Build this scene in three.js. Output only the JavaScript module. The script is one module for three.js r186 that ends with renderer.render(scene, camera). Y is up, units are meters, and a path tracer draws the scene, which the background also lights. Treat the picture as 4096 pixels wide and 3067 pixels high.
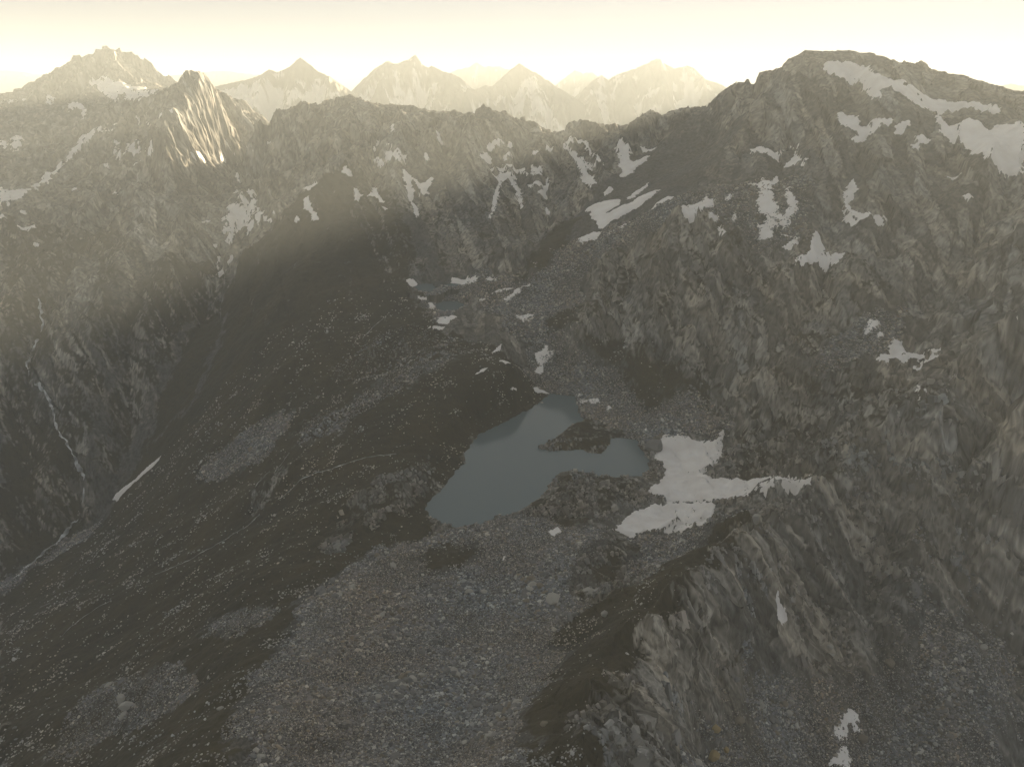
import * as THREE from 'three';
import { mergeGeometries } from 'three/addons/utils/BufferGeometryUtils.js';
import { ConvexGeometry } from 'three/addons/geometries/ConvexGeometry.js';

// ---------- camera: a drone 300 m above the lake, looking 22 degrees down ----------
const scene = new THREE.Scene();
const camera = new THREE.PerspectiveCamera(56.0, 1024 / 766, 1, 60000);
camera.position.set(0, 300, 0);
camera.rotation.x = -22 * Math.PI / 180;
const renderer = new THREE.WebGLRenderer({ antialias: true });
renderer.toneMapping = THREE.LinearToneMapping;
renderer.toneMappingExposure = 7;
renderer.shadowMap.enabled = true;

// ---------- sun: low, ahead and to the right, behind the right-hand summit ----------
const SUN_AZ = 30 * Math.PI / 180, SUN_EL = 5.5 * Math.PI / 180;
const sunDir = new THREE.Vector3(Math.sin(SUN_AZ) * Math.cos(SUN_EL), Math.sin(SUN_EL), -Math.cos(SUN_AZ) * Math.cos(SUN_EL));
const sun = new THREE.DirectionalLight(new THREE.Color(1.0, 0.80, 0.53), 5);
sun.name = 'sun';
sun.position.copy(sunDir).multiplyScalar(8000);
sun.castShadow = true;
sun.shadow.radius = 2;
Object.assign(sun.shadow.camera, { left: -6000, right: 6000, top: 3000, bottom: -3000, near: 10, far: 20000 });
sun.shadow.mapSize.set(4096, 4096);
scene.add(sun, sun.target);

// ---------- sky: hazy cream towards the horizon, pale blue-grey overhead ----------
{
  const W = 1024, Hh = 512, data = new Float32Array(W * Hh * 4);
  for (let j = 0; j < Hh; j++) {
    const el = ((j + 0.5) / Hh - 0.5) * Math.PI, up = Math.max(0, Math.sin(el));
    const k = Math.exp(-up * 6.0), k2 = Math.exp(-up * 2.2);
    for (let i = 0; i < W; i++) {
      const az = ((i + 0.5) / W - 0.5) * 2 * Math.PI, x = Math.cos(az) * Math.cos(el), z = Math.sin(az) * Math.cos(el), y = Math.sin(el);
      const c = x * sunDir.x + y * sunDir.y + z * sunDir.z;
      const glow = Math.exp(-(1 - c) * 7);
      const o = (j * W + i) * 4;
      const wide = Math.exp(-(1 - c) * 1.5) * (0.35 + 0.65 * k2);
      data[o] = 0.0185 + 0.0100 * k2 + 0.004 * k + 0.058 * wide + 0.004 * glow;
      data[o + 1] = 0.0202 + 0.0104 * k2 + 0.0047 * k + 0.0575 * wide + 0.004 * glow;
      data[o + 2] = 0.0232 + 0.0112 * k2 + 0.0065 * k + 0.0560 * wide + 0.0038 * glow;
      data[o + 3] = 1;
    }
  }
  const t = new THREE.DataTexture(data, W, Hh, THREE.RGBAFormat, THREE.FloatType);
  t.mapping = THREE.EquirectangularReflectionMapping;
  t.magFilter = t.minFilter = THREE.LinearFilter;
  t.needsUpdate = true;
  scene.background = t; scene.environment = t;
}
// ---------- air ----------
scene.fog = new THREE.FogExp2(new THREE.Color(0.87, 0.96, 1.0), 0.00015);
// ---------- noise ----------
const clamp = (x, a, b) => x < a ? a : x > b ? b : x;
const smooth = (a, b, x) => { const t = clamp((x - a) / (b - a), 0, 1); return t * t * (3 - 2 * t); };
const lerp = (a, b, t) => a + (b - a) * t;
function rng(seed) { let s = seed >>> 0; return () => { s = (s + 0x6d2b79f5) >>> 0; let t = Math.imul(s ^ (s >>> 15), 1 | s); t = (t + Math.imul(t ^ (t >>> 7), 61 | t)) ^ t; return ((t ^ (t >>> 14)) >>> 0) / 4294967296; }; }
const PERM = new Uint8Array(1024), GX = new Float32Array(256), GY = new Float32Array(256), RV = new Float32Array(256), RW = new Float32Array(256);
{
  const r = rng(7), p = [...Array(256).keys()];
  for (let i = 255; i > 0; i--) { const j = Math.floor(r() * (i + 1)); [p[i], p[j]] = [p[j], p[i]]; }
  for (let i = 0; i < 1024; i++) PERM[i] = p[i & 255];
  for (let i = 0; i < 256; i++) { const a = r() * Math.PI * 2; GX[i] = Math.cos(a); GY[i] = Math.sin(a); RV[i] = r(); RW[i] = r(); }
}
const hsh = (x, y) => PERM[PERM[(x & 255)] + (y & 255) + ((x >> 8) & 7) * 31 + ((y >> 8) & 7) * 17 & 1023];
function noise(x, y) {
  const ix = Math.floor(x), iy = Math.floor(y), fx = x - ix, fy = y - iy;
  const u = fx * fx * fx * (fx * (fx * 6 - 15) + 10), v = fy * fy * fy * (fy * (fy * 6 - 15) + 10);
  const a = hsh(ix, iy), b = hsh(ix + 1, iy), c = hsh(ix, iy + 1), d = hsh(ix + 1, iy + 1);
  const n0 = GX[a] * fx + GY[a] * fy, n1 = GX[b] * (fx - 1) + GY[b] * fy, n2 = GX[c] * fx + GY[c] * (fy - 1), n3 = GX[d] * (fx - 1) + GY[d] * (fy - 1);
  return 1.5 * (n0 + u * (n1 - n0) + v * (n2 - n0 + u * (n0 - n1 - n2 + n3)));
}
function fbm(x, y, n) { let s = 0, a = 0.5; for (let i = 0; i < n; i++) { s += a * noise(x, y); x = x * 2.03 + 17.3; y = y * 2.03 - 9.1; a *= 0.5; } return s; }
function noise3(x, y, z) {
  const ix = Math.floor(x), iy = Math.floor(y), iz = Math.floor(z), fx = x - ix, fy = y - iy, fz = z - iz;
  const u = fx * fx * (3 - 2 * fx), v = fy * fy * (3 - 2 * fy), w = fz * fz * (3 - 2 * fz);
  let r = 0;
  for (let k = 0; k < 8; k++) { const a = k & 1, b = (k >> 1) & 1, c = k >> 2, h = hsh(ix + a + 57 * (iz + c), iy + b + 13 * (iz + c)); r += (a ? u : 1 - u) * (b ? v : 1 - v) * (c ? w : 1 - w) * RV[h]; }
  return r * 2 - 1;
}
// gullies that run along the fall line: stripes across the direction (dx, dy), blended between cells
let eg = 0, eh = 0;
function gully(x, y, dx, dy) {
  const ix = Math.floor(x), iy = Math.floor(y), fx = x - ix, fy = y - iy;
  let s = 0, wt = 0, g = 0;
  for (let j = -1; j <= 1; j++) for (let i = -1; i <= 1; i++) {
    const h = hsh(ix + i, iy + j), px = fx - i - 0.25 - RV[h] * 0.5, py = fy - j - 0.25 - RW[h] * 0.5, d = px * px + py * py;
    if (d > 1.5) continue;
    const w = (1 - d / 1.5) ** 2, ph = 6.2832 * (px * dx + py * dy);
    s += Math.cos(ph) * w; g -= Math.sin(ph) * w; wt += w;
  }
  wt = wt || 1; eg = g / wt; return s / wt;
}
// broken blocks: each cell is a tilted facet; leaves the cell's number and the distance to its border in cellId, cellEdge
let cellId = 0, cellEdge = 0;
function facets(x, y, tilt) {
  const ix = Math.floor(x), iy = Math.floor(y), fx = x - ix, fy = y - iy;
  let d1 = 9, d2 = 9, v = 0;
  for (let j = -1; j <= 1; j++) for (let i = -1; i <= 1; i++) {
    const h = hsh(ix + i, iy + j), px = fx - i - RV[h], py = fy - j - RW[h], d = px * px + py * py;
    if (d < d1) { d2 = d1; d1 = d; cellId = h; v = (RV[(h * 7 + 3) & 255] - 0.5) + tilt * (GX[h] * px + GY[h] * py); } else if (d < d2) d2 = d;
  }
  cellEdge = Math.sqrt(d2) - Math.sqrt(d1);
  return v;
}

// ---------- the lie of the land: surveyed points [east, height, north] ----------
const SURVEY = [[-525,42.2,1350],[-502,4.3,1250],[-502,-36.2,1130],[-512,-71.8,1050],[-515,-118.3,960],[-530,-164.8,890],[-547,-209.7,830],[-564,-226.1,800],[-576,-228.9,748],[-597,-236.1,690],[42,0.3,713],[67,0.3,664],[48,0.3,616],[35,0.3,579],[68,0.3,576],[93,0.3,606],[116,0.3,588],[109,0.3,534],[57,0.3,542],[28,0.3,509],[5,0.3,478],[-42,0.3,457],[-67,0.3,481],[-46,0.3,548],[-37,0.3,597],[-3,0.3,648],[35,0.3,702],[-2,-2.0,561],[63,0.0,612],[79,-1.0,559],[56,5.0,588],[76,6.0,595],[-100,45.3,909],[-74,45.3,920],[-63,45.3,889],[-84,45.3,868],[-134,55.3,959],[-99,55.3,969],[-107,55.3,924],[-91,56.3,965],[-65,56.3,965],[-86,56.3,952],[-81,44.0,898],[-117,54.0,954],[-5,39.4,700],[20,31.3,675],[-30,32.4,660],[-66,26.6,650],[-80,12.0,535],[-45,14.0,603],[-83,10.0,500],[-102,5.0,443],[-34,7.0,422],[31,7.0,440],[5,5.0,455],[-97,8.0,416],[-114,14.0,380],[-124,18.0,354],[-123,26.0,322],[-120,35.0,292],[-115,50.0,254],[-110,65.0,220],[-104,80.0,185],[-32,10.0,382],[-58,14.0,355],[-2,16.0,340],[-51,23.0,306],[-14,22.0,307],[-76,25.0,304],[-42,45.0,239],[-71,50.0,234],[-12,45.0,247],[-28,62.0,200],[-70,68.0,195],[45,9.0,494],[39,6.0,514],[82,6.0,492],[52,20.0,394],[52,18.0,363],[118,6.0,459],[152,7.0,528],[103,14.0,402],[81,16.0,384],[189,14.0,583],[156,5.0,583],[130,2.0,553],[55,32.0,321],[35,33.0,302],[16,42.0,269],[174,15.0,477],[210,24.0,481],[343,109.9,444],[312,85.3,468],[270,60.1,474],[212,40.2,448],[158,47.8,394],[121,51.7,358],[92,59.7,317],[67,71.7,267],[34,90.5,207],[11,104.7,170],[3,110.5,159],[112,35.0,372],[65,50.0,299],[29,65.0,243],[2,85.0,191],[153,35.0,414],[203,-26.1,360],[169,-17.0,350],[199,-57.8,318],[308,-15.9,392],[262,-21.6,385],[302,-49.2,345],[250,-76.7,318],[91,-10.4,262],[109,4.5,292],[139,-9.2,330],[137,-26.3,290],[342,-44.2,380],[321,-90.9,330],[203,-7.0,405],[259,12.1,432],[332,36.1,455],[377,46.9,470],[237,70.0,600],[212,31.6,585],[259,49.9,545],[280,62.8,535],[330,95.1,567],[322,106.9,620],[362,109.7,560],[373,137.2,500],[400,135.2,610],[430,169.9,600],[411,171.7,720],[495,211.7,760],[537,236.5,790],[418,271.5,1000],[368,201.2,850],[339,163.7,765],[315,131.0,695],[283,99.1,645],[468,248.6,900],[532,259.0,900],[366,242.3,1010],[305,195.4,900],[296,161.0,780],[356,274.2,1400],[380,299.2,1290],[415,340.8,1190],[431,347.2,1160],[450,351.7,1150],[482,353.1,1140],[495,342.0,1120],[523,329.1,1090],[557,308.1,1050],[595,285.5,1000],[628,266.8,940],[91,3.0,670],[73,1.0,674],[152,12.0,628],[194,24.0,622],[103,2.0,589],[128,4.0,614],[118,16.0,700],[73,18.0,736],[49,20.0,760],[126,60.2,770],[83,75.0,877],[15,103.3,965],[126,148.7,1030],[204,171.0,1110],[335,229.2,1240],[198,168.4,860],[164,133.9,870],[74,60.2,770],[144,55.0,721],[180,44.7,666],[211,42.2,613],[112,101.2,890],[242,145.1,760],[183,108.8,745],[25,65.0,870],[-3,42.8,790],[40,50.8,800],[-34,73.8,930],[-544,220.5,1640],[-471,228.9,1600],[-426,238.8,1580],[-349,256.1,1540],[-278,258.6,1510],[-232,247.0,1500],[-185,257.5,1490],[-149,247.4,1490],[-94,256.1,1480],[-84,239.3,1480],[-67,266.2,1475],[-49,274.6,1470],[-35,268.0,1470],[-19,258.1,1470],[12,248.1,1470],[39,229.3,1460],[66,216.1,1470],[92,226.7,1460],[106,218.3,1460],[126,250.4,1450],[161,248.8,1450],[187,226.1,1440],[209,230.2,1440],[253,262.4,1430],[296,268.9,1430],[-83,153.6,1260],[-75,103.1,1105],[-70,77.8,1025],[57,142.1,1230],[52,105.8,1090],[-180,136.9,1270],[-185,98.6,1130],[-167,72.3,1050],[-114,65.8,990],[-49,73.5,985],[-5,197.9,1370],[-176,196.4,1390],[154,188.6,1290],[106,162.8,1180],[-280,148.9,1300],[-298,95.1,1150],[-304,51.9,1020],[-312,13.4,920],[-240,25.9,880],[-173,36.8,845],[-278,-6.6,800],[-334,-57.9,780],[-379,-98.5,740],[-228,-33.9,620],[-195,-12.0,680],[-157,14.5,745],[-153,49.4,905],[-438,-154.5,730],[-262,-61.1,580],[-173,-17.6,510],[-423,-154.8,600],[-264,-63.9,480],[-173,-3.2,400],[-432,-134.8,480],[-299,-83.3,400],[-181,3.0,310],[-316,-71.3,330],[-215,-19.9,270],[-160,24.3,245],[-302,189.0,1380],[-351,146.6,1320],[-415,97.7,1270],[-469,51.3,1220],[-481,10.6,1190],[-513,72.2,1430],[-507,100.9,1480],[-482,131.4,1530],[-436,183.7,1560],[-545,160.2,1620],[-825,309.4,1900],[-794,311.2,1860],[-763,313.0,1820],[-738,315.2,1783],[-712,317.4,1747],[-687,319.7,1710],[-683,312.4,1740],[-679,299.0,1760],[-673,274.2,1780],[-670,240.5,1800],[-711,241.4,1560],[-703,257.7,1610],[-692,276.0,1660],[-691,298.1,1690],[-696,161.1,1535],[-679,170.3,1578],[-680,189.0,1630],[-675,195.3,1660],[-671,201.6,1690],[-670,204.6,1725],[-670,207.6,1760],[-785,177.0,1650],[-852,209.7,1760],[-865,247.2,1850],[-732,139.6,1540],[-657,198.4,1780],[-632,91.5,1420],[-754,125.7,1500],[-667,30.8,1280],[-798,54.1,1380],[-920,87.1,1450],[-1012,87.1,1450],[-890,0.9,1230],[-754,-7.9,1200],[-584,-36.4,1080],[-682,-64.3,1050],[-811,-74.7,1080],[-619,-112.1,980],[-728,-116.4,990],[-698,-168.5,870],[-635,-168.5,870],[-642,-198.1,800],[-632,-220.1,750],[-559,5.7,1210],[-1815,286.2,2750],[-1739,321.5,2800],[-1657,368.5,2850],[-1598,421.1,2900],[-1538,424.2,2900],[-1495,447.3,2900],[-1432,427.3,2900],[-1367,377.0,2880],[-1314,342.3,2860],[-1237,306.0,2750],[-1180,301.3,2633],[-1122,296.6,2517],[-1065,291.9,2400],[-1017,295.4,2300],[-969,298.9,2200],[-921,302.4,2100],[-873,305.9,2000],[-1133,272.5,2350],[-1156,183.0,2050],[-1147,140.3,1850],[-1295,136.0,1900],[-1022,99.7,1560],[-945,165.8,1800],[-1386,328.1,2700],[-1518,269.6,2600],[-400,60.0,2100],[0,60.0,2000],[400,60.0,2000],[800,100.0,1900],[-900,80.0,2500],[0,20.0,2900],[900,50.0,2700],[1500,80.0,2300],[700,180.0,1500],[1100,200.0,1300],[-300,60.0,3400],[-1500,150.0,3500],[-2600,200.0,3500],[1800,60.0,3300],[900,320.0,950],[1200,250.0,900],[420,130.0,440],[600,220.0,500],[900,300.0,600],[420,-60.0,330],[600,-30.0,250],[700,-100.0,100],[300,-110.0,230],[200,-60.0,200],[250,-120.0,60],[1500,150.0,400],[1600,200.0,1500],[-900,-245.0,640],[-1400,-260.0,500],[-1400,-100.0,900],[-1900,100.0,1100],[-2300,200.0,2000],[-3000,150.0,2600],[-500,-150.0,300],[-900,-250.0,200],[-300,-20.0,150],[-600,-150.0,0],[-1600,60.0,1500],[-20,120.0,100],[-30,140.0,0],[-100,100.0,100],[-160,60.0,60],[80,70.0,100],[120,10.0,130],[0,150.0,-200],[-400,-60.0,-200],[400,-100.0,-200],[2400,100.0,1000],[2600,60.0,2500],[-1500,-200.0,-200]];
const LAKE = [[41.7,713.3],[66.1,707.0],[68.0,682.5],[67.4,665.0],[71.2,645.1],[58.3,637.6],[47.9,617.0],[33.8,597.4],[22.7,585.3],[35.1,579.8],[56.1,581.6],[65.5,583.5],[68.1,576.2],[80.4,574.4],[90.1,592.7],[92.8,607.1],[103.7,607.1],[115.9,602.2],[115.7,588.1],[120.3,565.6],[118.5,544.6],[108.9,534.2],[91.1,532.6],[75.7,534.2],[56.9,542.2],[41.1,542.2],[34.2,524.8],[27.8,509.8],[21.8,499.0],[16.1,492.0],[5.0,478.5],[-10.9,471.9],[-22.9,462.4],[-41.7,457.4],[-54.2,462.4],[-62.2,471.9],[-66.8,481.8],[-66.1,492.0],[-55.5,517.2],[-46.3,548.7],[-40.8,557.1],[-43.6,570.0],[-36.8,597.4],[-33.2,612.0],[-20.5,627.1],[-2.7,648.3],[16.0,670.8],[28.4,688.5],[35.3,703.2]];
const TARNS = [[[-100.1,909.6],[-89.0,920.9],[-73.8,920.9],[-62.0,907.4],[-62.7,890.0],[-73.3,873.2],[-84.5,869.1],[-94.6,883.7]],[[-134.3,959.9],[-122.2,975.3],[-99.3,970.1],[-97.4,949.9],[-107.4,925.6],[-123.2,930.4]],[[-91.3,966.1],[-77.1,971.3],[-65.3,966.1],[-75.8,953.4],[-86.5,953.4]]];
const TARN_LEVEL = [45, 55, 56];
const ZONES = [["valley_wall",0.6,0.5,[-980,1395,-917,1404,-855,1415,-786,1415,-638,1269,-584,1286,-525,1295,-472,1182,-497,1116,-508,1040,-509,954,-521,884,-539,827,-562,795,-573,743,-594,685,-625,736,-648,780,-673,826,-704,881,-737,940,-769,1000,-801,1062,-837,1129,-875,1203,-924,1292]],["pale",-1,-1,[-756,1434,-710,1457,-632,1394,-638,1269,-632,1179,-621,1083,-670,1158,-699,1297]],["pale",-1,-1,[-784,1228,-773,1326,-705,1190,-695,1079,-701,1026,-668,945,-720,989,-721,1069,-750,1143]],["grass",0.05,0.94,[-300,1369,-355,1304,-409,1248,-458,1206,-469,1176,-495,1111,-506,1035,-508,951,-520,881,-537,824,-560,791,-571,740,-591,681,-515,582,-418,461,-380,410,-340,359,-299,309,-271,273,-244,240,-210,201,-175,180,-148,165,-128,155,-112,149,-99,145,-87,142,-91,157,-96,174,-102,194,-110,220,-115,254,-120,293,-126,355,-114,383,-100,416,-69,445,-61,462,-68,481,-43,557,-33,607,0,651,34,668,32,723,2,739,-24,762,-78,797,-105,845,-125,917,-145,983,-171,1075,-214,1181,-248,1298,-262,1343]],["spurface",0.25,0.66,[-300,1369,-355,1304,-409,1248,-458,1206,-469,1176,-495,1111,-397,1008,-306,899,-253,893,-203,899,-156,921,-137,969,-171,1075,-214,1181,-248,1298,-262,1343]],["s",0,0.25,[-265,728,-233,709,-240,661,-254,641,-326,669,-347,705,-312,720]],["s",0.1,0.5,[-172,690,-139,734,-83,733,-29,760,-69,689,-105,667,-139,647,-179,616,-224,641,-224,697]],["r",0.7,0.3,[-115,513,-80,535,-59,563,-62,508,-85,463,-104,449,-115,410,-130,406,-134,463]],["r",0.6,0.35,[-235,558,-227,620,-201,593,-220,538]],["r",0.45,0.45,[-211,751,-190,784,-170,823,-115,833,-67,794,-34,765,-68,739,-103,732,-163,720]],["s",0.05,0.35,[-197,371,-156,362,-133,345,-148,326,-185,338]],["s",0.05,0.4,[-276,366,-215,335,-163,301,-160,278,-182,275,-215,288,-237,282,-268,291,-263,322]],["s",0.05,0.2,[-559,790,-542,835,-530,872,-520,909,-512,951,-500,939,-513,865,-525,827,-532,777,-557,745,-576,710,-583,670,-600,694,-578,737]],["c",0,0.05,[-601,1028,-604,1006,-602,975,-600,954,-588,924,-581,893,-579,873,-577,855,-572,855,-573,873,-576,894,-582,924,-594,954,-596,975,-598,1006,-595,1028]],["c",0,0.02,[-526,1116,-525,1062,-526,1018,-523,996,-531,965,-537,942,-534,916,-541,892,-547,872,-557,852,-560,838,-549,837,-546,851,-535,870,-528,889,-521,913,-524,939,-518,962,-510,993,-514,1017,-513,1063,-514,1119]],["c",0,0.05,[-451,1095,-443,994,-438,960,-443,939,-445,912,-466,906,-491,902,-496,888,-488,883,-484,897,-457,899,-436,904,-434,931,-429,951,-433,985,-442,1086]],["ridge",0.85,0.2,[-263,1349,-229,1476,-161,1472,-93,1456,-14,1421,64,1410,131,1401,263,1391,325,1370,235,1311,140,1161,100,1101,60,993,-4,914,-68,989,-147,997,-171,1075,-214,1181]],["mix",0.5,0.4,[-282,1363,-253,1337,-204,1271,-149,1072,-139,982,-167,955,-212,1077,-272,1254]],["s",0.15,0.05,[-183,1232,-142,1070,-94,983,-68,974,-10,916,-69,994,-110,1019,-147,1154]],["s",0.3,0.08,[-176,1390,-89,1363,-85,1294,-138,1251,-199,1299]],["flank",0.12,0.1,[307,1361,352,1289,347,1119,294,1055,249,977,203,883,164,870,111,874,66,799,45,798,-3,790,-45,904,-82,841,-99,844,-112,908,-145,983,-67,970,-4,914,60,993,100,1101,140,1161,235,1311]],["g",0.05,0.9,[2,912,33,958,86,1094,101,1033,51,933,26,914]],["g",0.05,0.85,[37,801,68,825,67,779,49,778]],["apron",0,0.05,[7,733,23,791,65,781,106,751,142,704,177,645,209,604,191,577,165,595,135,604,116,592,93,606,72,649,70,698,37,715]],["g",0.1,0.6,[69,768,109,755,143,719,168,684,191,655,210,608,197,618,170,654,134,650,110,715]],["cliff",1,0.33,[70,784,92,856,113,899,159,891,198,860,235,814,257,742,255,697,238,662,232,609,210,611,180,666,143,719,114,754,79,764]],["cliff",1,0.28,[257,742,290,743,322,743,353,740,359,674,323,634,283,614,244,596,230,614,241,660,248,700]],["up",0.45,0.08,[211,896,276,1004,333,1062,376,955,352,874,331,804,315,748,359,755,326,755,292,752,258,749,237,823]],["s",0.08,0.06,[266,592,314,632,361,638,338,601,316,585,293,573]],["knob",0.9,0.45,[194,571,206,591,237,600,268,586,296,571,306,519,321,484,291,472,270,474,247,472,212,448,198,493,171,515]],["spur",1,0.1,[375,485,349,485,312,469,290,469,270,474,247,472,212,448,170,426,125,371,92,317,74,292,52,248,34,207,22,190,11,170,8,151,5,138,3,127,14,129,25,132,38,137,43,151,49,168,57,191,73,237,87,277,112,297,140,335,165,345,188,350,222,359,253,386,292,391,318,396,341,397,341,405,340,414,340,422,341,432]],["screeR",0.05,0.03,[38,137,43,151,49,168,57,191,73,237,87,277,112,297,140,335,165,345,188,350,222,359,253,386,292,391,318,396,341,397,342,389,342,380,337,366,330,350,323,335,313,316,302,298,290,279,267,274,243,269,219,263,195,255,172,247,150,240,126,227,87,179,65,156,50,144]],["s",0.3,0.05,[261,438,283,413,295,392,273,390,264,418]],["basin",0,0.02,[-97,416,-63,446,-36,451,-11,465,16,479,45,451,73,431,101,433,124,415,147,423,177,447,139,393,118,383,79,345,61,343,43,336,24,322,29,284,15,245,5,230,7,189,1,155,-3,140,-7,127,-16,128,-25,129,-34,131,-43,133,-53,135,-64,138,-74,140,-85,142,-90,157,-95,174,-102,194,-110,220,-115,254,-120,293,-124,354,-112,383]],["g",0,0.6,[-69,417,-48,431,-18,422,-32,393,-37,382,-52,382]],["r",0.9,0.4,[49,385,70,431,85,426,63,330,39,344]],["r",0.8,0.3,[5,473,27,499,41,539,75,529,113,522,82,472,48,445,29,453]],["r",0.8,0.32,[23,589,50,622,70,646,99,622,90,587,80,573,39,577]],["g2",0.05,0.96,[173,434,134,400,118,383,79,345,61,343,43,336,24,322,29,284,15,245,5,230,7,189,1,155,-3,140,-7,127,4,127,8,138,13,149,19,165,26,187,34,207,43,228,55,251,74,292,92,315,128,371]]];
const T0 = -57 * Math.PI / 180, T1 = 57 * Math.PI / 180, R0 = 100, R1 = 3400, OZ = -40;
const CT = 300, CR = 420, LR0 = Math.log(R0), LR1 = Math.log(R1);
const baseH = new Float32Array(CT * CR), baseGX = new Float32Array(CT * CR), baseGZ = new Float32Array(CT * CR);
{
  const n = SURVEY.length, N = n + 1, A = new Float64Array(N * (N + 1)), S = SURVEY;
  const phi = (d2) => { const r = Math.sqrt(d2) / 100; return -r * Math.sqrt(r); };
  for (let i = 0; i < n; i++) {
    for (let j = 0; j < n; j++) A[i * (N + 1) + j] = phi((S[i][0] - S[j][0]) ** 2 + (S[i][2] - S[j][2]) ** 2) + (i === j ? 1e-3 : 0);
    A[i * (N + 1) + n] = 1; A[n * (N + 1) + i] = 1; A[i * (N + 1) + N] = S[i][1];
  }
  const W = N + 1;
  for (let c = 0; c < N; c++) {
    let p = c; for (let r = c + 1; r < N; r++) if (Math.abs(A[r * W + c]) > Math.abs(A[p * W + c])) p = r;
    if (p !== c) for (let k = c; k < W; k++) { const t = A[c * W + k]; A[c * W + k] = A[p * W + k]; A[p * W + k] = t; }
    for (let r = c + 1; r < N; r++) { const f = A[r * W + c] / A[c * W + c]; if (f) for (let k = c; k < W; k++) A[r * W + k] -= f * A[c * W + k]; }
  }
  const w = new Float64Array(N);
  for (let r = N - 1; r >= 0; r--) { let s = A[r * W + N]; for (let k = r + 1; k < N; k++) s -= A[r * W + k] * w[k]; w[r] = s / A[r * W + r]; }
  for (let i = 0; i < CT; i++) for (let j = 0; j < CR; j++) {
    const th = T0 + (T1 - T0) * i / (CT - 1), r = Math.exp(LR0 + (LR1 - LR0) * j / (CR - 1)), x = Math.sin(th) * r, z = Math.cos(th) * r + OZ;
    let s = w[n];
    let gx = 0, gz = 0;
    for (let k = 0; k < n; k++) { const ax = x - S[k][0], az = z - S[k][2], q = Math.sqrt(ax * ax + az * az) / 100, sq = Math.sqrt(q); s -= q * sq * w[k]; if (q > 0.05) { const m = -1.5 * sq / q / 1e4 * w[k]; gx += m * ax; gz += m * az; } }
    const o = i * CR + j; baseH[o] = s; baseGX[o] = gx; baseGZ[o] = gz;
  }
}
const cub = (a, b, c, d, t) => b + 0.5 * t * (c - a + t * (2 * a - 5 * b + 4 * c - d + t * (3 * (b - c) + d - a)));
let bgx = 0, bgz = 0;
function base(x, Z) {
  const dz = Z - OZ, r = Math.sqrt(x * x + dz * dz), th = Math.atan2(x, dz);
  const fi = clamp((th - T0) / (T1 - T0) * (CT - 1), 1, CT - 2.001), fj = clamp((Math.log(r) - LR0) / (LR1 - LR0) * (CR - 1), 1, CR - 2.001);
  const i = Math.floor(fi), j = Math.floor(fj), s = fi - i, t = fj - j, o = i * CR + j;
  const row = (q) => cub(baseH[q - 1], baseH[q], baseH[q + 1], baseH[q + 2], t);
  const bl = (A) => lerp(lerp(A[o], A[o + 1], t), lerp(A[o + CR], A[o + CR + 1], t), s);
  bgx = bl(baseGX); bgz = bl(baseGZ);
  return cub(row(o - CR), row(o), row(o + CR), row(o + 2 * CR), s);
}
// ---------- what covers the ground: rock, grass, pale rock ----------
const MX0 = -1300, MX1 = 900, MZ0 = 80, MZ1 = 1900, MC = 3, MW = Math.ceil((MX1 - MX0) / MC), MH = Math.ceil((MZ1 - MZ0) / MC);
const rockM = new Float32Array(MW * MH).fill(0.8), grassM = new Float32Array(MW * MH).fill(0.08), paleM = new Float32Array(MW * MH), landM = new Uint8Array(MW * MH);
const LAND_OF = { valley_wall: 1, grass: 2, spurface: 2, ridge: 3, flank: 4, apron: 4, cliff: 4, up: 4, knob: 4, spur: 5, screeR: 5, g2: 5, basin: 6 };
for (const [name, R, G, P] of ZONES) {
  const n = P.length / 2; let z0 = 1e9, z1 = -1e9;
  for (let k = 0; k < n; k++) { z0 = Math.min(z0, P[2 * k + 1]); z1 = Math.max(z1, P[2 * k + 1]); }
  for (let j = Math.max(0, Math.floor((z0 - MZ0) / MC)); j <= Math.min(MH - 1, (z1 - MZ0) / MC); j++) {
    const z = MZ0 + (j + 0.5) * MC, xs = [];
    for (let k = 0; k < n; k++) { const m = (k + 1) % n, za = P[2 * k + 1], zb = P[2 * m + 1]; if ((za > z) !== (zb > z)) xs.push(P[2 * k] + (P[2 * m] - P[2 * k]) * (z - za) / (zb - za)); }
    xs.sort((a, b) => a - b);
    for (let k = 0; k + 1 < xs.length; k += 2) for (let i = Math.max(0, Math.floor((xs[k] - MX0) / MC)); i <= Math.min(MW - 1, (xs[k + 1] - MX0) / MC); i++) {
      const o = j * MW + i;
      if (name === 'pale') { paleM[o] = 1; continue; }
      rockM[o] = R; grassM[o] = G; if (LAND_OF[name]) landM[o] = LAND_OF[name];
    }
  }
}
function blur(M, r) {
  const t = new Float32Array(M.length);
  for (let pass = 0; pass < 2; pass++) {
    for (let j = 0; j < MH; j++) { let s = 0; for (let i = -r; i < MW; i++) { if (i + r < MW) s += M[j * MW + i + r]; if (i - r - 1 >= 0) s -= M[j * MW + i - r - 1]; if (i >= 0) t[j * MW + i] = s / (Math.min(MW - 1, i + r) - Math.max(0, i - r) + 1); } }
    for (let i = 0; i < MW; i++) { let s = 0; for (let j = -r; j < MH; j++) { if (j + r < MH) s += t[(j + r) * MW + i]; if (j - r - 1 >= 0) s -= t[(j - r - 1) * MW + i]; if (j >= 0) M[j * MW + i] = s / (Math.min(MH - 1, j + r) - Math.max(0, j - r) + 1); } }
  }
}
const rockWide = rockM.slice();
blur(rockM, 1); blur(grassM, 1); blur(paleM, 3); blur(rockWide, 4);
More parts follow.
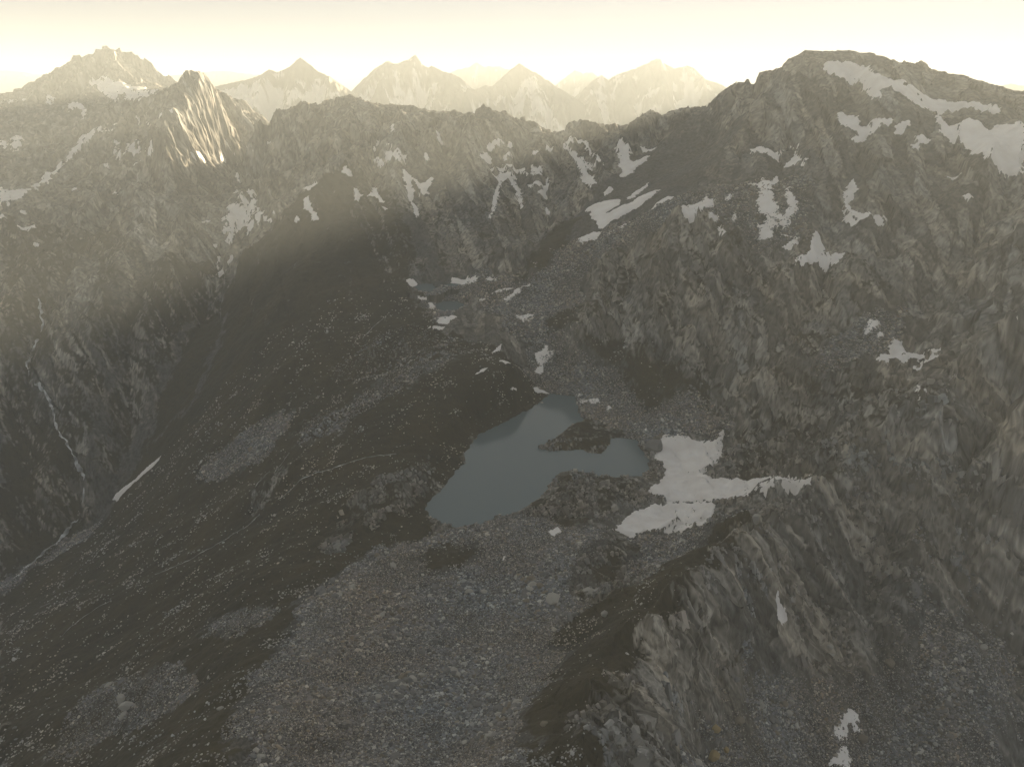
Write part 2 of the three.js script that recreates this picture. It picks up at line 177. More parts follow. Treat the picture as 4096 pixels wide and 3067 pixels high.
function mask(M, x, Z, out) {
  const fi = (x - MX0) / MC - 0.5, fj = (Z - MZ0) / MC - 0.5;
  if (fi < 0 || fj < 0 || fi >= MW - 1 || fj >= MH - 1) return out;
  const i = Math.floor(fi), j = Math.floor(fj), s = fi - i, t = fj - j, o = j * MW + i;
  return lerp(lerp(M[o], M[o + 1], s), lerp(M[o + MW], M[o + MW + 1], s), t);
}
// ---------- lakes: signed distance to the shore ----------
function shoreDistance(P, x, z) {
  let d = 1e9, inside = false;
  for (let k = 0, n = P.length, m = n - 1; k < n; m = k++) {
    const [ax, az] = P[m], [bx, bz] = P[k], ex = bx - ax, ez = bz - az, t = clamp(((x - ax) * ex + (z - az) * ez) / (ex * ex + ez * ez), 0, 1), qx = x - ax - ex * t, qz = z - az - ez * t;
    d = Math.min(d, qx * qx + qz * qz);
    if ((az > z) !== (bz > z) && x < ax + (bx - ax) * (z - az) / (bz - az)) inside = !inside;
  }
  return inside ? -Math.sqrt(d) : Math.sqrt(d);
}
const BASINS = [LAKE, ...TARNS].map((P, k) => {
  const xs = P.map((p) => p[0]), zs = P.map((p) => p[1]), c = k ? 1.5 : 2, x0 = Math.min(...xs) - 36, z0 = Math.min(...zs) - 36, w = Math.ceil((Math.max(...xs) + 36 - x0) / c), h = Math.ceil((Math.max(...zs) + 36 - z0) / c), D = new Float32Array(w * h);
  for (let j = 0; j < h; j++) for (let i = 0; i < w; i++) D[j * w + i] = shoreDistance(P, x0 + i * c, z0 + j * c);
  return { x0, z0, w, h, c, D, level: k ? TARN_LEVEL[k - 1] : 0, reach: k ? 16 : 26, P };
});
function shore(B, x, z) {
  const fi = (x - B.x0) / B.c, fj = (z - B.z0) / B.c;
  if (fi < 0 || fj < 0 || fi >= B.w - 1 || fj >= B.h - 1) return 99;
  const i = Math.floor(fi), j = Math.floor(fj), s = fi - i, t = fj - j, o = j * B.w + i;
  return lerp(lerp(B.D[o], B.D[o + 1], s), lerp(B.D[o + B.w], B.D[o + B.w + 1], s), t) + noise(x / 7, z / 7) * 1.6 + noise(x / 2.6, z / 2.6) * 0.7;
}
// ---------- height of the ground ----------
// massive, less broken rock: the sunlit crag, the right-hand summit, the ridge tower
const calm = (x, Z) => Z < 1000 ? 1 : (1 - 0.6 * Math.exp(-(((x + 690) / 110) ** 2) - ((Z - 1670) / 130) ** 2)) * (1 - 0.75 * Math.exp(-(((x - 455) / 75) ** 2) - ((Z - 1155) / 60) ** 2)) * (1 - 0.6 * Math.exp(-(((x + 50) / 35) ** 2) - ((Z - 1470) / 40) ** 2));
let gFine = 0, gFineEdge = 0, gR = 0, gHollow = 0, gCell = 0, gEdge = 0;
function height(x, Z, fine = true) {
  const hb = base(x, Z);
  let h = hb;
  const gx = bgx, gz = bgz, sl = Math.sqrt(gx * gx + gz * gz) + 1e-6;
  const wx = x + 9 * noise(x / 40, Z / 40 + 5), wz = Z + 9 * noise(x / 40 + 31, Z / 40);
  const R = mask(rockWide, wx, wz, 0.85);
  gR = R;
  const dist = Math.sqrt(x * x + Z * Z), far = smooth(500, 1500, dist);
  // gullies down the fall line, finer ones branching off the coarser
  const st = smooth(0.12, 0.6, sl);
  let dx = gz / sl, dz = -gx / sl, amp = (0.25 + R) * st * lerp(9, 20, far) * calm(x, Z), f = 1 / lerp(75, 130, far), hollow = 0;
  const bx = dx, bz = dz; let kx = 0, kz = 0;
  for (let o = 0; o < (fine ? 6 : 3); o++) {
    const m = Math.sqrt((bx + kx) ** 2 + (bz + kz) ** 2) + 1e-6, ex = (bx + kx) / m, ez = (bz + kz) / m;
    const v = gully(x * f + o * 13.7, Z * f - o * 7.1, ex, ez);
    const vv = o > 1 ? lerp(v, 0.9 - 1.9 * Math.sqrt(Math.abs(v) + 0.02), 0.65 * R) : v;
    h += vv * amp; hollow += v * (o < 4 ? 0.35 : 0.15);
    const sg = eg * 0.75; kx += ex * 0 + ez * sg; kz += ez * 0 - ex * sg;
    amp *= 0.5; f *= 1.93;
  }
  gHollow = hollow;
  // broad unevenness
  h += noise(x / 90, Z / 90) * 5 * (0.35 + R) + noise(x / 37, Z / 37 + 8) * 2.2 * (0.5 + R);
  if (fine) {
    const q = clamp(R * 1.25, 0, 1) * calm(x, Z) * (0.35 + 0.65 * Math.max(st, far));
    const k1 = lerp(20, 34, far), k2 = lerp(8, 14, far);
    // joints lean: shear the cells along the slope so that blocks become slabs
    const sx = x + 0.8 * hb, sz = Z - 0.55 * hb, ax = sx * 0.82 + sz * 0.57, az = (-sx * 0.57 + sz * 0.82) * 0.6;
    const jx = ax + 0.8 * noise(x / 9, Z / 9), jz = az + 0.8 * noise(x / 9 + 40, Z / 9);
    h += facets(jx / k1, jz / k1, 0.9) * lerp(6, 8, far) * q;
    h += facets(jx / k2 + 11, jz / k2, 1.0) * lerp(3.2, 4.6, far) * q; gCell = cellId; gEdge = cellEdge;
    h += facets(jx / 4 + 5, jz / 4, 1.0) * 1.3 * q * (1 - far);
    gFine = cellId; gFineEdge = cellEdge;
    h += noise(x / 13, Z / 13) * 1.0 + noise(x / 5, Z / 5) * 0.45 + noise(x / 2.1, Z / 2.1) * 0.28;
  }
  for (const B of BASINS) {
    const d = shore(B, x, Z);
    if (d < B.reach) {
      const L = B.level, bank = L + 0.15 + Math.min(Math.max(d, 0) * 0.3, 3) + 0.5 * Math.max(0, noise(x / 3, Z / 3));
      h = d < 0 ? L - 0.25 - Math.min(6, -d * 0.35) : lerp(bank, Math.max(h, L + 0.5), smooth(3, B.reach, d));
    }
  }
  return h;
}
// ---------- ground meshes ----------
const ROCK = [0.235, 0.227, 0.207], SCREE = [0.075, 0.076, 0.075], GRASS = [0.03, 0.025, 0.0105];
const col = [0, 0, 0], WARM = [1.045, 1, 0.94];
const speck = (i, j) => RV[PERM[(PERM[i & 255] + j * 7) & 1023]];
function groundColor(x, Z, mx, mz, steep, grain) {   // x, Z: place on the surface, sheared with height so that the grain is not drawn out on walls
  // warped masks give ragged edges
  const wx = mx + 12 * noise(x / 26, Z / 26) + 6 * noise(x / 8, Z / 8) + 2 * noise(x / 2.5, Z / 2.5), wz = mz + 12 * noise(x / 26 + 50, Z / 26) + 6 * noise(x / 8 + 50, Z / 8) + 2 * noise(x / 2.5 + 9, Z / 2.5);
  const R = mask(rockM, wx, wz, 0.85), G = mask(grassM, wx, wz, 0.04), Pl = mask(paleM, wx, wz, 0);
  const n0 = noise(x / 75, Z / 75), n1 = fbm(x / 30, Z / 30, 3), n2 = fbm(x / 7, Z / 7, 3), n3 = noise(x / 1.7, Z / 1.7);
  const rk = clamp(R * 1.1 + 0.3 * (steep - 0.9) + n2 * 0.5, 0, 1);
  const tone = RV[gCell] + 0.5 * n1, shade = (tone < 0.3 ? 0.55 : tone < 0.68 ? 0.95 : 1.45) * (0.72 + 0.56 * RV[gFine]), warm = clamp(n1 * 1.3 + n0 + 0.9 * (RW[gCell] - 0.5), -1, 1);
  const joint = Math.max(smooth(0.1, 0.03, gEdge), 0.7 * smooth(0.16, 0.05, gFineEdge));                       // soil and turf sit in the joints between blocks
  for (let c = 0; c < 3; c++) {
    const rock = ROCK[c] * shade * (1 + 0.28 * n2 + 0.3 * n3 + 0.45 * (grain - 0.5)) * WARM[c] ** (warm * 1.3) * (1 - 0.65 * joint);
    const scree = SCREE[c] * (0.82 + 0.35 * n2 + 0.4 * n3 + 0.9 * (grain - 0.5) + 0.25 * n1) * WARM[c] ** (n1 * 1.6 + n0 * 2.2);
    col[c] = Math.max(0.012, lerp(scree, rock, rk) * (1 + 0.75 * Pl * (0.6 + n2)));
  }
  const patch = 0.55 * noise(x / 15, Z / 15) + 0.45 * noise(x / 5.5, Z / 5.5) + 0.3 * noise(x / 2.3, Z / 2.3);
  const gth = G * 1.5 - 0.25 + patch * 0.42 * (1 - Math.abs(G * 2 - 1) * 0.45) + n1 * 0.2 + (R > 0.3 ? clamp((0.95 - steep) * 0.55, -0.5, 0.35) * smooth(0.08, 0.2, G) : -0.12 * Math.max(0, steep - 1.1)) - gHollow * 0.18 + 0.25 * joint * (G > 0.15 ? 1 : 0);
  const g = smooth(0.43, 0.57, gth) * (1 - 0.6 * Pl), gv = 0.85 + 0.5 * n1 + 0.4 * n2 + 0.3 * n3 + 0.5 * (grain - 0.5) + 0.3 * n0;
  for (let c = 0; c < 3; c++) col[c] = lerp(col[c], GRASS[c] * Math.max(0.25, gv) * WARM[c] ** (n1 * 2 + n0 * 2), g);
}
const groundMat = new THREE.MeshStandardMaterial({ vertexColors: true, roughness: 0.96, metalness: 0 });
groundMat.name = 'ground';
const NT = /*NT*/1060;
const radii = [];
for (let r = 135; r < R1 - 30;) { radii.push(r); r += r < 250 ? 0.75 : r < 700 ? lerp(0.75, 2.1, (r - 250) / 450) : r < 1700 ? lerp(2.1, 2.7, (r - 700) / 1000) : lerp(2.7, 9, (r - 1700) / 1700); }
const NR = radii.length;
const A0 = -52 * Math.PI / 180, A1 = 52 * Math.PI / 180;
const LANDS = [
  ['mountainside', 'grey rocky mountain flank in shade, outlying slopes'],
  ['valley_wall', 'broken grey cliffs and turf of the deep valley on the left'],
  ['grassy_slope', 'dark olive grass slope falling from the lake to the left-hand valley'],
  ['mountain_ridge', 'jagged rock ridge with gullies closing the valley behind the tarns'],
  ['mountain', 'broad dark mountain with a flat summit on the right'],
  ['rocky_spur', 'steep slabby rock spur in the lower right foreground'],
  ['scree_basin', 'grey boulder field between the lake and the foreground'],
];
{
  const P = new Float32Array(NT * NR * 3), C = new Float32Array(NT * NR * 3), N = new Float32Array(NT * NR * 3), L = new Uint8Array(NT * NR);
  for (let i = 0; i < NT; i++) {
    const th = A0 + (A1 - A0) * i / (NT - 1), sn = Math.sin(th), cs = Math.cos(th);
    for (let j = 0; j < NR; j++) {
      const r = radii[j], x = sn * r, Z = cs * r + OZ, o = (i * NR + j) * 3;
      const h = height(x, Z);
      P[o] = x; P[o + 1] = h; P[o + 2] = -Z;
      C[o] = gCell + 256 * gFine; C[o + 1] = gHollow; C[o + 2] = gEdge; N[o] = gFineEdge;
      // ribs and ledges stand out from steep faces
      const sl = Math.sqrt(bgx * bgx + bgz * bgz), rough = smooth(0.3, 0.9, sl) * clamp(gR * 1.3, 0, 1) * Math.sqrt(calm(x, Z));
      if (rough > 0.02) {
        const far = smooth(500, 1500, r), k = lerp(1, 1.7, far), e = 1 / (11 * k), q = noise3(x * e, h * e * 0.45, Z * e);
        let d = 3.4 * k * (1 - 2 * Math.abs(q)) + 2.0 * k * noise3(x * e * 2.3 + 9, h * e * 1.3, Z * e * 2.3) + 1.1 * k * (1 - 2 * Math.abs(noise3(x * e * 5, h * e * 3.2 + 4, Z * e * 5)));
        d *= rough / (sl || 1); P[o] -= bgx * d; P[o + 2] += bgz * d;
      }

      const mi = Math.floor((x + 6 * noise(x / 20, Z / 20) - MX0) / MC), mj = Math.floor((Z + 6 * noise(x / 20 + 9, Z / 20) - MZ0) / MC);
      let l = mi >= 0 && mj >= 0 && mi < MW && mj < MH ? landM[mj * MW + mi] : 0;
      if (!l) l = Z > 1750 ? 0 : x < -330 && Z > 900 ? 1 : x > 250 || (x > 60 && Z > 560) ? (Z < 430 ? 5 : 4) : Z > 950 ? 3 : 6;
      if (Z > 1750 && x > -700) l = 3;
      if (Z > 1950 && x <= -700) l = 0;
      L[i * NR + j] = l;
    }
  }
  for (let i = 0; i < NT; i++) for (let j = 0; j < NR; j++) {
    gFineEdge = N[(i * NR + j) * 3];
    const a = (Math.max(0, i - 1) * NR + j) * 3, b = (Math.min(NT - 1, i + 1) * NR + j) * 3, c = (i * NR + Math.max(0, j - 1)) * 3, d = (i * NR + Math.min(NR - 1, j + 1)) * 3, o = (i * NR + j) * 3;
    const ux = P[b] - P[a], uy = P[b + 1] - P[a + 1], uz = P[b + 2] - P[a + 2], vx = P[d] - P[c], vy = P[d + 1] - P[c + 1], vz = P[d + 2] - P[c + 2];
    let nx = uy * vz - uz * vy, ny = uz * vx - ux * vz, nz = ux * vy - uy * vx;
    if (ny < 0) { nx = -nx; ny = -ny; nz = -nz; }
    const m = Math.hypot(nx, ny, nz) || 1; N[o] = nx / m; N[o + 1] = ny / m; N[o + 2] = nz / m;
    gCell = C[o] & 255; gFine = C[o] >> 8; gHollow = C[o + 1];
    gEdge = C[o + 2];
    const x = P[o], Z = -P[o + 2];
    groundColor(x + 0.8 * P[o + 1], Z - 0.55 * P[o + 1], x, Z, Math.sqrt(Math.max(0, 1 / (N[o + 1] * N[o + 1] + 1e-4) - 1)), speck(i, j));
    C[o] = col[0]; C[o + 1] = col[1]; C[o + 2] = col[2];
  }
  LANDS.forEach(([name, label], l) => {
    const map = new Int32Array(NT * NR).fill(-1), idx = []; let n = 0;
    const use = (k) => { if (map[k] < 0) map[k] = n++; idx.push(map[k]); };
    for (let i = 0; i < NT - 1; i++) for (let j = 0; j < NR - 1; j++) {
      const a = i * NR + j; if (L[a] !== l) continue;
      const b = a + 1, c = a + NR, d = c + 1;
      if ((i + j) & 1) { use(a); use(c); use(b); use(b); use(c); use(d); } else { use(a); use(c); use(d); use(a); use(d); use(b); }
    }
    const p = new Float32Array(n * 3), nn = new Float32Array(n * 3), cc = new Float32Array(n * 3);
    for (let k = 0; k < map.length; k++) if (map[k] >= 0) for (let q = 0; q < 3; q++) { p[map[k] * 3 + q] = P[k * 3 + q]; nn[map[k] * 3 + q] = N[k * 3 + q]; cc[map[k] * 3 + q] = C[k * 3 + q]; }
    const g = new THREE.BufferGeometry();
    g.setAttribute('position', new THREE.BufferAttribute(p, 3)); if (l === 6 || l === 2) g.setAttribute('normal', new THREE.BufferAttribute(nn, 3)); g.setAttribute('color', new THREE.BufferAttribute(cc, 3)); g.setIndex(new THREE.BufferAttribute(new Uint32Array(idx), 1));
    const m = new THREE.Mesh(g, groundMat); m.name = name; m.castShadow = m.receiveShadow = true;
    m.userData = { kind: 'structure', label, category: name.includes('mountain') ? 'mountain' : name.includes('slope') ? 'slope' : name.includes('scree') ? 'scree' : 'cliff' };
    scene.add(m);
    console.log(name, idx.length / 3);
  });
}
// ---------- far mountains: a crest line [east, height] at its distance, flanks falling to both sides ----------
const FAR = [["pyramid-shaped snowy mountain behind the sunlit crag",3500,0.56,[[-1475,236],[-1376,321],[-1289,330],[-1187,352],[-1127,371],[-1089,396],[-1055,383],[-1004,404],[-950,445],[-904,413],[-871,388],[-831,371],[-797,352],[-729,309],[-649,250]]],["twin-topped hazy mountain with snow streaks left of centre",4200,0.5,[[-966,223],[-873,303],[-810,354],[-720,422],[-654,455],[-622,434],[-574,455],[-557,458],[-514,486],[-482,440],[-449,422],[-432,432],[-374,405],[-324,393],[-273,370],[-215,319],[-122,263]]],["pale flat-crested mountain far behind the centre",6800,0.4,[[-607,420],[-537,461],[-482,477],[-372,502],[-303,539],[-249,508],[-167,505],[-98,508],[-37,470],[66,394]]],["pointed hazy peak right of centre",4700,0.48,[[-290,259],[-231,312],[-164,341],[-126,335],[-107,343],[-21,418],[45,461],[102,426],[150,405],[207,370],[265,330],[333,295],[441,232]]],["faint small peak in the gap right of centre",7000,0.4,[[311,292],[381,351],[478,423],[561,482],[633,456],[675,462],[761,430],[879,332]]],["wide hazy mountain left of the right-hand summit",5200,0.46,[[360,225],[443,284],[525,363],[596,406],[640,377],[701,411],[814,445],[906,483],[956,504],[1010,478],[1078,447],[1164,464],[1208,445],[1287,382],[1396,348],[1509,284],[1646,205]]],["rounded pale mountain at the right edge",5600,0.3,[[3294,176],[3390,251],[3446,304],[3537,348],[3603,355],[3676,346],[3807,315],[3979,272]]],["faint distant range on the left skyline",7600,0.3,[[-5489,503],[-4953,497],[-4802,487],[-4656,459],[-4442,459],[-4268,413],[-4008,334]]],["faint distant range behind the pyramid mountain",7600,0.3,[[-3596,391],[-3433,441],[-3278,448],[-2888,490],[-2765,490],[-2509,459],[-2205,434]]]];
const numbers = {};
const numbered = (n) => { const k = numbers[n] = (numbers[n] ?? -1) + 1; return k ? n + '_' + String(k).padStart(3, '0') : n; };
numbers.mountain = 0;
const farMat = new THREE.MeshStandardMaterial({ vertexColors: true, roughness: 0.95 });
farMat.name = 'far rock and snow';
FAR.forEach(([label, D, snowShare, crest], k) => {
  const x0 = crest[0][0], x1 = crest[crest.length - 1][0], front = 1000 * D / 4500 + 200, back = 350;
  const nx = Math.round(clamp((x1 - x0) / (D * 0.0015), 60, 330)), nz = 130, P = [], C = [], I = [], sc = D / 4500, sd = k * 71.3;
  const ridge = (x) => { let i = 0; while (i < crest.length - 2 && crest[i + 1][0] < x) i++; const [a, ha] = crest[i], [b, hb] = crest[i + 1]; return lerp(ha, hb, clamp((x - a) / (b - a), 0, 1)); };
  for (let j = 0; j < nz; j++) for (let i = 0; i < nx; i++) {
    const x = lerp(x0, x1, i / (nx - 1)), q = (j / (nz - 1)) ** 1.4, t0 = j < nz - 14 ? -front * (1 - (j / (nz - 15))) : back * (j - nz + 15) / 14;
    const t = Math.sign(t0) * Math.abs(t0) ** 1.25 / (front ** 0.25);
    const wander = 160 * sc * noise(x / (500 * sc) + sd, k) * 0.6, Z = D + t + wander, a = Math.abs(t);
    const nn = Math.min(1, a / (140 * sc));
    let h = ridge(x) - a * (t < 0 ? 0.62 : 0.9);
    const fx = x + 0.35 * t * noise(x / (700 * sc) + sd, 3.3);
    let am = 75 * sc, f = 1 / (420 * sc), v = 0, hol = 0;
    for (let o = 0; o < 6; o++) { const e = gully(fx * f + sd + o * 5.1, t * f * 0.8 + o * 3.3, 0.96, 0.25 * noise(x / (200 * sc), t / (200 * sc))); v += e * am; hol += e * (o < 3 ? 0.4 : 0.2); am *= 0.52; f *= 1.95; }
    h += v * nn + noise(x / (22 * sc) + sd, t / (22 * sc)) * 7 * sc * (0.4 + 0.6 * nn) + facets(x / (40 * sc) + sd, t / (40 * sc), 0.8) * 9 * sc * (0.35 + 0.65 * nn);
    P.push(x, h, -Z);
    const n1 = fbm(x / (260 * sc) + sd, Z / (260 * sc), 4), n2 = fbm(x / (60 * sc), Z / (60 * sc) + sd, 3);
    const s = smooth(0.44, 0.56, snowShare - 0.12 + n1 * 0.75 + n2 * 0.5 - hol * 0.22 - (1 - nn) * 0.25), r = 0.9 + 0.35 * n2;
    C.push(lerp(0.2 * r, 0.72, s), lerp(0.19 * r, 0.71, s), lerp(0.17 * r, 0.7, s));
  }
  for (let j = 0; j < nz - 1; j++) for (let i = 0; i < nx - 1; i++) { const a = j * nx + i; I.push(a, a + 1, a + nx, a + 1, a + nx + 1, a + nx); }
  const g = new THREE.BufferGeometry();
  g.setAttribute('position', new THREE.Float32BufferAttribute(P, 3)); g.setAttribute('color', new THREE.Float32BufferAttribute(C, 3)); g.setIndex(I); g.computeVertexNormals();
  const m = new THREE.Mesh(g, farMat); m.name = numbered('mountain'); m.castShadow = m.receiveShadow = true;
  m.userData = { kind: 'structure', label, category: 'mountain' };
  scene.add(m);
});

// ---------- water ----------
const waterMat = new THREE.MeshPhysicalMaterial({ color: new THREE.Color(0.12, 0.165, 0.185), roughness: 0.06, ior: 1.333, metalness: 0 });
waterMat.name = 'lake water';
{
  const W = 256, d = new Float32Array(W * W * 4);
  for (let j = 0; j < W; j++) for (let i = 0; i < W; i++) { let v = 0; for (const [a, b, f] of [[3, 5, 0.4], [7, -4, 1.1], [11, 9, 2.1], [-13, 17, 0.9], [23, 6, 3]]) v += Math.sin((a * i + b * j) / W * 6.2832 + f) / 5; const o = (j * W + i) * 4; d[o] = d[o + 1] = d[o + 2] = 0.5 + 0.5 * v; d[o + 3] = 1; }
  const t = new THREE.DataTexture(d, W, W, THREE.RGBAFormat, THREE.FloatType); t.wrapS = t.wrapT = THREE.RepeatWrapping; t.magFilter = THREE.LinearFilter; t.needsUpdate = true;
  waterMat.bumpMap = t; waterMat.bumpScale = 0.03;
}
[['lake', 'calm steel-blue mountain lake with a rocky peninsula'], ['tarn', 'small dark tarn with a pale reflection, nearer of the upper pools'], ['tarn', 'narrow upper tarn below the middle ridge'], ['tarn', 'tiny sliver of water right of the upper tarn']].forEach(([name, label], k) => {
  const B = BASINS[k], cx = B.P.reduce((s, p) => s + p[0], 0) / B.P.length, cz = B.P.reduce((s, p) => s + p[1], 0) / B.P.length;
  const sh = new THREE.Shape(B.P.map(([x, z]) => { const dx = x - cx, dz = z - cz; return new THREE.Vector2(x, z); }));
  // a sheet that reaches a little under the banks
  const g0 = [], c = B.c, I = [], id = new Map(), P = [], U = [];
  const vert = (i, j) => { const q = j * B.w + i; if (!id.has(q)) { id.set(q, P.length / 3); const x = B.x0 + i * c, z = B.z0 + j * c; P.push(x, B.level, -z); U.push(x / 24, z / 24); } return id.get(q); };
  for (let j = 0; j < B.h - 1; j++) for (let i = 0; i < B.w - 1; i++) {
    if (Math.min(B.D[j * B.w + i], B.D[j * B.w + i + 1], B.D[(j + 1) * B.w + i], B.D[(j + 1) * B.w + i + 1]) > 4) continue;
    const a = vert(i, j), b = vert(i + 1, j), d = vert(i, j + 1), e = vert(i + 1, j + 1); I.push(a, b, e, a, e, d);
  }
  const g = new THREE.BufferGeometry(); g.setAttribute('position', new THREE.Float32BufferAttribute(P, 3)); g.setAttribute('uv', new THREE.Float32BufferAttribute(U, 2)); g.setIndex(I); g.computeVertexNormals();
  const m = new THREE.Mesh(g, waterMat); m.name = numbered(name); m.receiveShadow = true; m.userData = { kind: 'structure', label, category: name }; scene.add(m);
});

